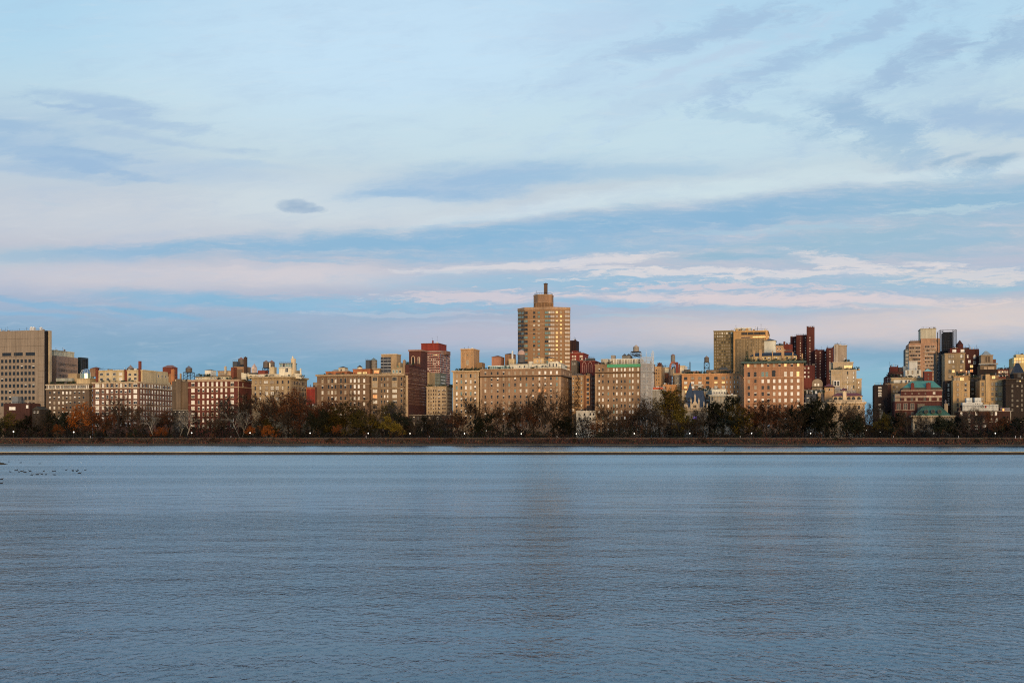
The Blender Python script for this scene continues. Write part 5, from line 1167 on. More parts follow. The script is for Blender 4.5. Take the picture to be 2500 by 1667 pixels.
b = Bld('office_tower', 'pale gold glass block at the right edge catching the last light', 8, 1680, 1960, 412, W(186, 160, 104), 300, T=24, short='pale gold block'); o = b.box('crown', 1705, 1960, 382, 414, W(206, 184, 130), 6, 12, cap=W(220, 200, 150)); b.add(L(1690, 1950, 10), [430, 462], 22, 22, 'yp', W(200, 176, 120), 2); b.strip(1664, 1682, 415, 480, W(90, 120, 130), 0.1, 'blue_edge'); b.clutter(1685, 1790, 385, 6, 8, 2)
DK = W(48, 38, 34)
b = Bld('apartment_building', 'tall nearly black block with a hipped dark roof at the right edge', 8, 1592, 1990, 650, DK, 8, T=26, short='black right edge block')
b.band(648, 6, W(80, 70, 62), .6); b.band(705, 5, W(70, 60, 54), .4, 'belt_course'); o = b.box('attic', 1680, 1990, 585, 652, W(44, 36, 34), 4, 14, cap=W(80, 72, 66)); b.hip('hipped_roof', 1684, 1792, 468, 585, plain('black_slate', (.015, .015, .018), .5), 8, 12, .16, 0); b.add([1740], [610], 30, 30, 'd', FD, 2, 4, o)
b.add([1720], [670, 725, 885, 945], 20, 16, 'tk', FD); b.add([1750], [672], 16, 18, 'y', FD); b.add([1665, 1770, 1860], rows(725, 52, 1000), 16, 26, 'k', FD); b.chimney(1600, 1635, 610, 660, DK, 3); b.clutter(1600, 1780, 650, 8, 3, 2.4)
# brick school-like building with green roof
RB = W(80, 42, 38); SB = W(146, 120, 104)
b = Bld('mansion', 'long red brick building with stone bands and a wide green copper hipped roof', 8, 378, 893, 892, RB, 0, T=26, short='green hipped brick building')
o = b.box('upper_storey', 445, 893, 772, 895, RB, 2, 22); 
b.band(770, 12, SB, .6, ds=2, x0=445, T=20); b.strip(380, 893, 832, 855, SB, .4, 'stone_band', 2); b.strip(380, 893, 890, 896, SB, .3, 'stone_band'); b.strip(380, 600, 985, 992, SB, .4, 'stone_band')
GC = plain('green_copper_roof', (.065, .205, .15), .7)
q = MB(); X0, X1 = b.lx(470, 4), b.lx(885, 4); q.prism([(X0, 3.5), (X1, 3.5), (X1, 22), (X0, 22)], b.lz(745, 4), b.lz(672, 10), GC, None, [(b.lx(560, 10), 10), (b.lx(800, 10), 10), (b.lx(800, 10), 15), (b.lx(560, 10), 15)]); q.build('copper_roof', b.root)
q = MB(); q.box(X0 - .4, X1 + .4, 3.1, 22.4, b.lz(772, 4), b.lz(745, 4) - .004, W(80, 70, 60)); q.build('attic_wall', b.root); b.chimney(555, 592, 690, 770, W(110, 50, 42), 2.2); b.chimney(724, 772, 690, 770, W(110, 50, 42), 2.2)
b.add(L(495, 860, 6), [805], 14, 16, 'k', SB, 1, 2, o); b.add([495, 566, 618, 708, 765, 850], [872], 24, 36, 'tk', SB, 1, 2); b.add([422, 495, 570], [950], 40, 66, 'k', W(180, 154, 136), 2); b.add([420, 495, 570, 640], [1030, 1080], 24, 36, 'k', SB)
b.strip(722, 893, 775, 940, W(94, 44, 38), .5, 'projecting_bay', 2); b.add([765, 850], [872], 24, 36, 't', SB, 1, 2, None, .51); b.add([808], [805], 26, 26, 'p', SB, 1, 2, None, .51); b.strip(722, 893, 832, 855, W(180, 150, 130), .7, 'stone_band', 2)
b.box('terrace_block', 380, 450, 812, 895, W(150, 136, 122), 3, 8); b.chimney(628, 705, 918, 985, W(110, 96, 84), -1)
# low mansion with green roof in front
b = Bld('mansion', 'low grey stone mansion with ribbed green copper roof and round dormers', 8, 575, 1028, 1052, W(120, 108, 94), -12, T=18, short='ribbed green roofed mansion')
b.band(1048, 14, W(160, 146, 124), .9, dent=True); q = MB(); X0, X1 = b.lx(590, 1), b.lx(1000, 1)
q.prism([(X0, .6), (X1, .6), (X1, 16), (X0, 16)], b.h - .4, b.lz(942, 5), GC, COPPERD, [(b.lx(700, 5), 5), (b.lx(872, 5), 5), (b.lx(872, 5), 12), (b.lx(700, 5), 12)])
o = q.build('copper_roof', b.root); q = MB(); za, zb = b.h - .3, b.lz(942, 5)
for i in range(34):
    t = i / 33; q.bar((X0 + (X1 - X0) * t, .5, za), (b.lx(700, 5) + (b.lx(872, 5) - b.lx(700, 5)) * t, 4.9, zb), .1, COPPERD)
q.build('roof_ribs', o)
for x in (722, 797, 868):
    q = MB(); cx = b.lx(x); z = b.lz(1005); r_ = b.m(18)
    n_ = 14; ring = [(cx + r_ * math.cos(2 * math.pi * i / n_), z + r_ * math.sin(2 * math.pi * i / n_)) for i in range(n_)]
    q.poly([(a_, .2, c_) for a_, c_ in ring], GLASS)
    for i in range(n_):
        j = (i + 1) % n_; q.bar((ring[i][0], .1, ring[i][1]), (ring[j][0], .1, ring[j][1]), .28, W(90, 90, 80))
    q.box(cx - r_, cx + r_, .3, 3.5, z - r_, z + r_ * .8, COPPERD); q.build('round_dormer', b.root)
b.add(L(610, 1000, 8), [1095], 24, 44, 'kdt', W(150, 138, 120)); b.add(L(610, 1000, 8), [1170], 26, 52, 'kd', W(150, 138, 120)); b.strip(575, 598, 1060, 1230, W(160, 146, 124), .3, 'quoin'); b.strip(1005, 1028, 1060, 1230, W(160, 146, 124), .3, 'quoin')
b.chimney(922, 960, 920, 985, W(150, 128, 104), 6); b.cyl('urn', 925, 945, 895, 920, W(90, 86, 90), 7, cone=1)
# white-roofed brick
b = Bld('apartment_building', 'low dark brick building with white rooftop units and an orange roof lamp', 8, 1080, 1650, 1002, W(66, 40, 34), -6, T=22, short='white unit roofed building')
b.band(1000, 6, W(150, 136, 124), .4); b.box('white_fence', 1120, 1512, 928, 975, W(186, 184, 180), 2, 1); b.box('white_plant_room', 1120, 1340, 905, 975, W(196, 194, 190), 6, 8, rail=True)
b.box('roof_cooling_unit', 1162, 1226, 855, 905, W(206, 206, 204), 8, 6); b.box('roof_cooling_unit', 1253, 1326, 853, 905, W(206, 206, 204), 8, 6); b.box('attic', 1080, 1640, 962, 1004, W(80, 56, 50), 4, 10); b.box('penthouse', 1530, 1640, 965, 1004, W(110, 104, 110), 3, 8)
b.add([1108, 1190, 1270, 1440, 1485], [1028], 22, 38, 'qwk', W(190, 182, 170), 2); b.add([1190, 1270, 1430, 1490], [1100], 24, 40, 'qhk', W(190, 182, 170), 2); b.add([1190, 1270, 1365], [1175], 24, 44, 'hqk', W(190, 182, 170), 2); b.add([1108, 1350, 1560, 1610], [1100, 1175], 20, 38, 'k', FB)
b.strip(1640, 1650, 1000, 1250, W(150, 140, 128), .3, 'quoin'); q = MB(); q.box(b.lx(1558, 1), b.lx(1572, 1), .2, .8, b.lz(998, 1), b.lz(975, 1), plain('orange_lamp', (.5, .15, .05), .5, emit=(1, .25, .05), estr=3.0)); q.build('orange_lamp', b.root)
b.clutter(1100, 1640, 960, 30, 3, 2.6, 10); b.strip(1365, 1380, 940, 965, W(170, 40, 34), .3, 'red_sign', 2) 

# back fill: town houses low behind the trees so that no gap opens between the blocks
lowh = [('brown', -60, 112, 1012), ('grey', 424, 462, 1000), ('tan', 745, 776, 990), ('dark', 996, 1112, 1012), ('pale', 1600, 1668, 1000), ('brown', 2104, 2136, 1040), ('grey', 2180, 2240, 1030), ('brown', 2300, 2345, 1030), ('dark', 2440, 2580, 1025)]
for nm, p0, p1, y in lowh:
    near = min(BUILDINGS, key=lambda q_: abs((q_.px[0] + q_.px[1]) / 2 - (p0 + p1) / 2) if q_.short else 9e9)
    colr = {'brown': W(84, 62, 50), 'grey': W(64, 59, 55), 'tan': W(120, 98, 74), 'dark': W(58, 48, 44), 'pale': W(96, 90, 84)}[nm]
    b = Bld('town_house', '%s low town house half hidden by trees near the %s' % (nm, near.short), 0, p0, p1, y, colr, 3, T=14, short=None)
    nn = max(2, int((p1 - p0) / 9)); b.add(L(p0 + 5, p1 - 5, nn), rows(y + 8, 14, 1050), 4.2, 7, 'kdtq', W(130, 120, 108)); b.band(y, 1.6, W(140, 128, 114), .4); b.clutter(p0 + 2, p1 - 2, y, 5)
for b in BUILDINGS: b.finish()
# ============================================================ water, banks, park
def shore_y(x): return 650.0 - 0.16 * x            # far shore of the reservoir
def front_y(x): return (DN - x * SN) / CS           # building line of the avenue
def dike_y(x): return 306.0 + 0.02 * x
def strip_mesh(name, xs, rowsf, mat, kind='structure', parent=None):
    """sheet from rows of (y(x), z(x)) functions"""
    b = MB(); n = len(rowsf)
    for x in xs:
        for fy, fz in rowsf: b.v.append((x, fy(x), fz(x)))
    k = b.mi(mat)
    for i in range(len(xs) - 1):
        for j in range(n - 1):
            a = i * n + j; b.f.append((a, a + n, a + n + 1, a + 1)); b.m.append(k)
    o = b.build(name, parent)
    if kind: o['kind'] = kind
    return o

# water
wm_ = bpy.data.materials.new('reservoir_water'); nt, p = nodes_of(wm_)
n, l = nt.nodes, nt.links
p.inputs['Base Color'].default_value = (.004, .072, .115, 1); p.inputs['Roughness'].default_value = .06; p.inputs['IOR'].default_value = 1.333
t = n.new('ShaderNodeTexCoord')
def wnz(sx, sy, rot, det, rgh=.5, dist=0.0):
    mp = n.new('ShaderNodeMapping'); mp.inputs['Scale'].default_value = (sx, sy, 1); mp.inputs['Rotation'].default_value = (0, 0, R(rot))
    l.new(t.outputs['Object'], mp.inputs[0]); q = n.new('ShaderNodeTexNoise'); q.inputs['Scale'].default_value = 1; q.inputs['Detail'].default_value = det
    q.inputs['Roughness'].default_value = rgh; q.inputs['Distortion'].default_value = dist; l.new(mp.outputs[0], q.inputs['Vector']); return q.outputs[0]
def mth(op, a, b_=None, c=None):
    q = n.new('ShaderNodeMath'); q.operation = op
    for i, v in enumerate((a, b_, c)):
        if v is None: continue
        if isinstance(v, (int, float)): q.inputs[i].default_value = v
        else: l.new(v, q.inputs[i])
    return q.outputs[0]
rip = mth('MULTIPLY', wnz(4.4, 3.4, 24, 3, .62, .6), .027)
fin = mth('MULTIPLY', wnz(2.0, 1.5, 28, 2, .55, .8), .022)
swl = mth('MULTIPLY', wnz(.2, .36, 10, 2), .10)
gust = n.new('ShaderNodeMapRange'); l.new(wnz(.007, .035, 5, 3, .55, .8), gust.inputs[0]); gust.inputs[1].default_value = .36; gust.inputs[2].default_value = .64; gust.inputs[3].default_value = .5; gust.inputs[4].default_value = 1.5
spx = n.new('ShaderNodeSeparateXYZ'); l.new(t.outputs['Object'], spx.inputs[0])
yc = mth('MINIMUM', mth('MAXIMUM', mth('SUBTRACT', spx.outputs[1], 30.0), 0.0), 130.0)
# out on the open reservoir mostly the wind-side faces of the ripples are seen
wind = mth('ADD', mth('MULTIPLY', mth('MULTIPLY', yc, yc), .10 / 260.0), mth('MULTIPLY', mth('MAXIMUM', mth('SUBTRACT', spx.outputs[1], 160.0), 0.0), .10))
hgt = mth('ADD', mth('ADD', mth('MULTIPLY', mth('ADD', rip, fin), gust.outputs[0]), swl), wind)
bp = n.new('ShaderNodeBump'); bp.inputs['Strength'].default_value = 1.0; bp.inputs['Distance'].default_value = 1.0
l.new(hgt, bp.inputs['Height'])
fr_ = n.new('ShaderNodeFresnel'); fr_.inputs['IOR'].default_value = 1.38; l.new(bp.outputs[0], fr_.inputs['Normal'])
gl_ = n.new('ShaderNodeBsdfGlossy'); gl_.inputs['Color'].default_value = (.78, .892, .97, 1); gl_.inputs['Roughness'].default_value = .07; l.new(bp.outputs[0], gl_.inputs['Normal'])
df_ = n.new('ShaderNodeBsdfDiffuse'); df_.inputs['Color'].default_value = (.006, .055, .085, 1); l.new(bp.outputs[0], df_.inputs['Normal'])
ms_ = n.new('ShaderNodeMixShader'); l.new(fr_.outputs[0], ms_.inputs[0]); l.new(df_.outputs[0], ms_.inputs[1]); l.new(gl_.outputs[0], ms_.inputs[2])
for q_ in n:
    if q_.type == 'OUTPUT_MATERIAL': l.new(ms_.outputs[0], q_.inputs['Surface'])
b = MB(); b.poly([(-1500, 3, 0), (1500, 3, 0), (1500, 900, 0), (-1500, 900, 0)], wm_)
o = b.build('water'); o['kind'] = 'structure'

# land: one sheet from the far shore to the horizon, and the camera's own bank
GRD = wallmat('park_soil', (.035, .028, .018), rough=1)
xs = list(np.arange(-1600, 1601, 40.0))
strip_mesh('ground', [-9000] + xs + [9000], [(lambda x: shore_y(x) + 17, lambda x: ZG), (lambda x: 9000, lambda x: ZG)], GRD)
PATH = wallmat('track_gravel', (.07, .055, .04), rough=1)
strip_mesh('path', xs, [(lambda x: shore_y(x) + 8.2, lambda x: 3.9), (lambda x: shore_y(x) + 8.3, lambda x: 3.94), (lambda x: shore_y(x) + 14.5, lambda x: 3.94), (lambda x: shore_y(x) + 17.05, lambda x: ZG + .01)], PATH)
BNK = wallmat('bank_earth', (.022, .012, .008), rough=1, var=.3)
strip_mesh('bank', xs, [(lambda x: shore_y(x) + .8, lambda x: .75), (lambda x: shore_y(x) + 4, lambda x: 1.9), (lambda x: shore_y(x) + 8.2, lambda x: 3.88)], BNK)
STN = wallmat('shore_stone', (.06, .048, .03), rough=.9, var=.3)
strip_mesh('shore_stones', xs, [(lambda x: shore_y(x) - .5, lambda x: -.5), (lambda x: shore_y(x) - .05, lambda x: .24), (lambda x: shore_y(x) + .3, lambda x: .76), (lambda x: shore_y(x) + 1.6, lambda x: 1.05)], STN)
strip_mesh('near_bank', [-1500, 1500], [(lambda x: 4.5, lambda x: -.5), (lambda x: 1.0, lambda x: 2.7), (lambda x: -60, lambda x: 2.7), (lambda x: -3000, lambda x: 2.7)], wallmat('near_soil', (.09, .075, .05)))
AV = wallmat('avenue_asphalt', (.05, .05, .052), rough=.9)
strip_mesh('road', xs, [(lambda x: front_y(x) - 17, lambda x: ZG + .03), (lambda x: front_y(x) - 5, lambda x: ZG + .03)], AV)
strip_mesh('pavement', xs, [(lambda x: front_y(x) - 5, lambda x: ZG + .03), (lambda x: front_y(x) - 4.99, lambda x: ZG + .16), (lambda x: front_y(x) + 2, lambda x: ZG + .16)], wallmat('pavement_slabs', (.25, .24, .22)))

WET = wallmat('wet_stone', (.006, .006, .007), rough=.6)
o = strip_mesh('waterline_stones', xs, [(lambda x: shore_y(x) - .75, lambda x: -.5), (lambda x: shore_y(x) - .12, lambda x: .27), (lambda x: shore_y(x) - .04, lambda x: .3)], WET)
# reddish bank grass
rn = random.Random(3)
GR = [plain('rust_grass', (.070, .023, .009), .9), plain('straw_grass', (.085, .05, .022), .9), plain('brown_weeds', (.022, .012, .007), .9), plain('red_stems', (.075, .018, .010), .9), plain('olive_grass', (.026, .022, .008), .9)]
ng = np.random.default_rng(5)
b = MB()
for m_ in GR: b.mi(m_)
def patch(x, d_, f, s):      # slow irregular variation
    return math.sin(x * f + s) * math.cos(x * f * 2.3 + d_ * .5 + s * 2) + .6 * math.sin(x * f * 5.1 + s * 3 + d_ * .9)
for i in range(24000):
    x = rn.uniform(-390, 330); d = rn.random() ** .8 * 6.6 + 1.4; y = shore_y(x) + d; z = .8 + max(0, d - 1) * .43
    c = patch(x, d, .031, 1); e_ = patch(x, d, .083, 4); reed = max(0, min(1, 1.4 - abs(x - 30) / 80)) * .8 + .25 * (c > .5)
    if rn.random() < .25 + .3 * (e_ > .7): continue
    k = rn.choices(range(5), (2 + 2.2 * max(c, -.8), .5 + .8 * max(e_, -.4), 5.0 - 2.5 * c, 1.2 + 2 * max(c, 0), 1.6 - .8 * c))[0]
    if rn.random() < reed: h_ = rn.uniform(.5, 1.5); w_ = rn.uniform(.08, .25); lx = rn.gauss(0, .25)
    else: h_ = rn.uniform(.15, .6) * (1.4 + .5 * e_); w_ = rn.uniform(.25, .9); lx = rn.gauss(0, .4)
    yy = rn.uniform(-.2, .2)
    v = len(b.v); b.v += [(x - w_ / 2, y, z - .2), (x + w_ / 2, y + yy, z - .2), (x + lx + w_ * .3, y + yy, z + h_), (x + lx - w_ * .3, y, z + h_ * .8)]
    b.f.append((v, v + 1, v + 2, v + 3)); b.m.append(k)
o = b.build('bank_grass'); o['kind'] = 'stuff'; o['label'] = 'rust coloured grass and weeds on the sloping far bank'

# dike across the reservoir
DK1 = wallmat('dike_stone', (.036, .027, .02), rough=1, var=.3); DK2 = wallmat('dike_coping', (.42, .38, .26), rough=.9); DK3 = wallmat('dike_moss', (.045, .045, .018), rough=1, var=.4)
root = empty('stone_dike', (0, 306, 0)); tag(root, 'long low stone dike running across the whole reservoir', 'dike')
def rel(fy, dy=0.0): return lambda x: fy(x) + dy - 306
xs2 = list(np.arange(-900, 901, 30.0))
strip_mesh('stone_face', xs2, [(rel(dike_y, -.3), lambda x: -.4), (rel(dike_y, .15), lambda x: .34), (rel(dike_y, .5), lambda x: .56)], DK1, None, root)
strip_mesh('grassy_top', xs2, [(rel(dike_y, .5), lambda x: .56), (rel(dike_y, 1.2), lambda x: .64), (rel(dike_y, 3.4), lambda x: .66), (rel(dike_y, 3.402), lambda x: .55)], DK3, None, root)
strip_mesh('coping', xs2, [(rel(dike_y, 3.4), lambda x: .55), (rel(dike_y, 3.401), lambda x: .80), (rel(dike_y, 4.4), lambda x: .80), (rel(dike_y, 4.41), lambda x: -.3)], DK2, None, root)
b = MB()
for m_ in GR: b.mi(m_)
for i in range(7000):
    x = rn.uniform(-150, 150); y = dike_y(x) + rn.uniform(.3, 3.2) - 306; h_ = rn.uniform(.0, .07); w_ = rn.uniform(.05, .2)
    v = len(b.v); b.v += [(x - w_, y, .5), (x + w_, y, .5), (x + w_ * .5, y, .62 + h_), (x - w_ * .5, y, .62 + h_)]; b.f.append((v, v + 1, v + 2, v + 3)); b.m.append(rn.choice((1, 2, 2, 4, 4)))
o = b.build('weeds', root); o['kind'] = 'stuff'

# iron fence along the far track
root = empty('iron_fence', (0, 650, 3.9)); tag(root, 'thin black iron fence along the far gravel track', 'fence')
b = MB(); xs3 = list(np.arange(-420, 361, 6.0))
for i in range(len(xs3) - 1):
    for z in (.25, 1.15):
        b.bar((xs3[i], shore_y(xs3[i]) + 8.6 - 650, z), (xs3[i + 1], shore_y(xs3[i + 1]) + 8.6 - 650, z), .035, IRON)
b.build('rails', root)
b = MB()
for x in np.arange(-420, 360, 1.5): b.bar((x, shore_y(x) + 8.6 - 650, -.1), (x, shore_y(x) + 8.6 - 650, 1.3), .04, IRON)
o = b.build('pickets', root); o['kind'] = 'stuff'
# low stone wall of the park behind the track (the pale line)
root = empty('park_wall', (0, 650, ZG)); tag(root, 'low pale stone kerb wall running beside the far track', 'wall')
b = MB()
for i in range(len(xs3) - 1):
    x0, x1 = xs3[i], xs3[i + 1]; a, c = shore_y(x0) + 15.2 - 650, shore_y(x1) + 15.2 - 650
    b.prism([(x0, a), (x1, c), (x1, c + .5), (x0, a + .5)], 0, .95, wallmat('wall_stone', (.11, .085, .06)))
b.build('wall', root)

# ------------------------------------------------------------ trees
def leafmat(key, rgb, var=.5, hue=None):
    if key in MATS: return MATS[key]
    m = bpy.data.materials.new(key); nt, p = nodes_of(m); n, l = nt.nodes, nt.links
    g = n.new('ShaderNodeNewGeometry'); oi = n.new('ShaderNodeObjectInfo')
    q = n.new('ShaderNodeMix'); q.data_type = 'RGBA'; l.new(g.outputs['Random Per Island'], q.inputs[0])
    q.inputs[6].default_value = tuple(c * (1 - var) for c in rgb) + (1,)
    q.inputs[7].default_value = tuple(c * (1 + var) for c in (hue or rgb)) + (1,)
    mr = n.new('ShaderNodeMapRange'); l.new(oi.outputs['Random'], mr.inputs[0]); mr.inputs[3].default_value = .62; mr.inputs[4].default_value = 1.7
    s = n.new('ShaderNodeVectorMath'); s.operation = 'SCALE'; l.new(q.outputs[2], s.inputs[0]); l.new(mr.outputs[0], s.inputs['Scale'])
    l.new(s.outputs[0], p.inputs['Base Color']); p.inputs['Roughness'].default_value = .9; p.inputs['Specular IOR Level'].default_value = .1
    MATS[key] = m; return m
BARK = leafmat('dark_bark', (.018, .014, .011), .3); BARKP = leafmat('pale_bark', (.21, .19, .155), .4); BARKM = leafmat('grey_bark', (.030, .025, .02), .4)
TW = leafmat('brown_twigs', (.028, .0175, .0095), .5); TWR = leafmat('russet_twigs', (.050, .020, .009), .5); TWP = leafmat('grey_twigs', (.036, .03, .025), .6)
LFO = leafmat('olive_leaves', (.048, .042, .007), .7, (.085, .060, .008)); LFR = leafmat('rust_leaves', (.12, .034, .007), .6); LFN = leafmat('orange_leaves', (.20, .055, .007), .6)
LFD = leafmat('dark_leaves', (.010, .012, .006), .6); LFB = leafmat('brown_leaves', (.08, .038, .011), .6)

def tree_mesh(seed, form, bark, twig, leaf=None, nleaf=0, lsize=.3, twn=1.0, spread=1.0, tw_w=.045):
    rn = random.Random(seed); tb = MB(); cb = MB(); tips = []
    def tube(pts, rad, ns):
        v0 = len(tb.v)
        for i, (p, r) in enumerate(zip(pts, rad)):
            d = (pts[min(i + 1, len(pts) - 1)] - pts[max(i - 1, 0)]).normalized(); u = d.orthogonal().normalized(); w = d.cross(u)
            for k in range(ns): a = 2 * math.pi * k / ns; tb.v.append(tuple(p + (u * math.cos(a) + w * math.sin(a)) * r))
        mi = tb.mi(bark)
        for i in range(len(pts) - 1):
            for k in range(ns):
                k2 = (k + 1) % ns; a = v0 + i * ns; tb.f.append((a + k, a + k2, a + ns + k2, a + ns + k)); tb.m.append(mi)
    def grow(p, d, Lg, r, lev):
        nseg = 4 if lev < 2 else 3; pts = [p.copy()]; rad = [r]; q = p.copy(); dd = d.copy(); dirs = [d.copy()]
        for i in range(nseg):
            j = (.04, .14, .22, .3)[lev]
            dd = (dd + Vector((rn.gauss(0, j), rn.gauss(0, j), rn.gauss(0, j) + (.0, .05, .06, .03)[lev]))).normalized()
            q = q + dd * (Lg / nseg); pts.append(q.copy()); dirs.append(dd.copy()); rad.append(r * (1 - .72 * (i + 1) / nseg) if lev else r * (1 - .35 * (i + 1) / nseg))
        tube(pts, rad, (8, 6, 4, 3)[lev])
        def at(t):
            x = t * nseg; i = min(int(x), nseg - 1); return pts[i].lerp(pts[i + 1], x - i), dirs[i + 1]
        if lev == 3:
            for k in range(int(7 * twn)):
                c, cd = at(rn.uniform(.15, 1)); tips.append((c, cd))
                for _ in range(2):
                    v = (cd + Vector((rn.gauss(0, .55), rn.gauss(0, .55), rn.gauss(.1, .5)))).normalized(); ln = rn.uniform(.4, 1.15)
                    e = c + v * ln; s = v.orthogonal().normalized(); s.rotate(Matrix.Rotation(rn.random() * 6.28, 3, v)); s *= tw_w
                    cb.poly((c - s, c + s, e + s * .5, e - s * .5), twig); tips.append((e, v))
            return
        n = (0, 7, 8)[lev] if lev else 0
        if lev == 0:
            nl = {'vase': 7, 'round': 9, 'lean': 4, 'tall': 12, 'cone': 20}[form]
            for k in range(nl):
                if form == 'vase': t = rn.uniform(.75, 1); an = R(rn.uniform(12, 38)) * spread; ll = rn.uniform(13, 17)
                elif form == 'round': t = rn.uniform(.35, 1); an = R(28 + 42 * (1 - t) * 1.4 + rn.uniform(-12, 10)) * spread; ll = rn.uniform(9, 13)
                elif form == 'lean': t = rn.uniform(.45, 1); an = R(rn.uniform(15, 40)); ll = rn.uniform(9, 13)
                elif form == 'tall': t = rn.uniform(.3, 1); an = R(rn.uniform(20, 40)) * spread; ll = 5 + 7 * (1 - abs(t - .5))
                else: t = .12 + .85 * (k + rn.random()) / nl; an = R(rn.uniform(60, 80)); ll = 7.5 * (1.08 - t) + 1
                a = k * 2.4 + rn.random(); c, cd = at(t); v = Vector((math.sin(an) * math.cos(a), math.sin(an) * math.sin(a), math.cos(an)))
                grow(c, v, ll, r * .5, 1)
        else:
            for k in range(n):
                t = .25 + .75 * (k + rn.random()) / n; c, cd = at(t); an = R(rn.uniform(22, 58)); a = rn.random() * 6.283
                u = cd.orthogonal().normalized(); w = cd.cross(u); v = cd * math.cos(an) + (u * math.cos(a) + w * math.sin(a)) * math.sin(an)
                grow(c, v, Lg * rn.uniform(.38, .55), max(r * (.42 if lev == 1 else .45), .035), lev + 1)
    th = {'vase': 8, 'round': 13, 'lean': 11, 'tall': 18, 'cone': 22}[form]
    d0 = Vector((rn.gauss(0, .04), rn.gauss(0, .04), 1)).normalized() if form != 'lean' else Vector((rn.choice((-1, 1)) * .35, .05, 1)).normalized()
    grow(Vector((0, 0, -.5)), d0, th, .42 if form != 'lean' else .34, 0)
    if nleaf:
        for i in range(nleaf):
            c, v = rn.choice(tips); o_ = Vector((rn.gauss(0, .35), rn.gauss(0, .35), rn.gauss(0, .3))); c = c + o_
            u = Vector((rn.gauss(0, 1), rn.gauss(0, 1), rn.gauss(0, 1))).normalized(); w = u.orthogonal().normalized(); s = lsize * rn.uniform(.5, 1.3)
            cb.poly((c - u * s, c - w * s * .7, c + u * s, c + w * s * .7), leaf)
    H = max(v[2] for v in cb.v); zs = sorted(v[2] for v in cb.v); H = zs[int(len(zs) * .995)]
    return tb.mesh('trunk'), cb.mesh('crown'), H
TREES = {
    'elm': [tree_mesh(s, 'vase', BARK, TW, LFB, 2600, .15, 1.3) for s in (11, 12, 13)],
    'bare': [tree_mesh(s, 'round', BARKM, TWP if s == 23 else TW, LFB if s != 23 else None, 700 if s != 23 else 0, .15, 1.1) for s in (21, 22, 23)],
    'plane': [tree_mesh(s, 'lean', BARKP, TWP, None, 0, .2, .4, 1, .05) for s in (31, 32, 33)],
    'olive': [tree_mesh(s, 'round', BARK, TW, LFO, 9000, .34, .6, 1.1) for s in (41, 42)],
    'tall': [tree_mesh(s, 'tall', BARK, TW, LFO, 4200, .3, .7, 1.0) for s in (51,)],
    'rust': [tree_mesh(s, 'round', BARK, TWR, LFR, 2300, .18, 1.2) for s in (61, 62, 63)],
    'orange': [tree_mesh(s, 'round', BARK, TWR, LFN, 5200, .26, .5) for s in (71, 72)],
    'dark': [tree_mesh(s, 'round', BARK, TW, LFD, 9000, .36, .6, 1.1) for s in (81, 82)],
}
KIND = {'elm': ('elm_tree', 'bare vase shaped tree'), 'bare': ('bare_tree', 'leafless grey brown tree'), 'plane': ('plane_tree', 'white limbed leafless tree'),
        'olive': ('leafy_tree', 'olive leaved tree'), 'tall': ('leafy_tree', 'narrow olive tree'), 'rust': ('bare_tree', 'russet twigged tree'), 'orange': ('autumn_tree', 'orange leaved tree'), 'dark': ('evergreen_tree', 'dense blackish tree')}
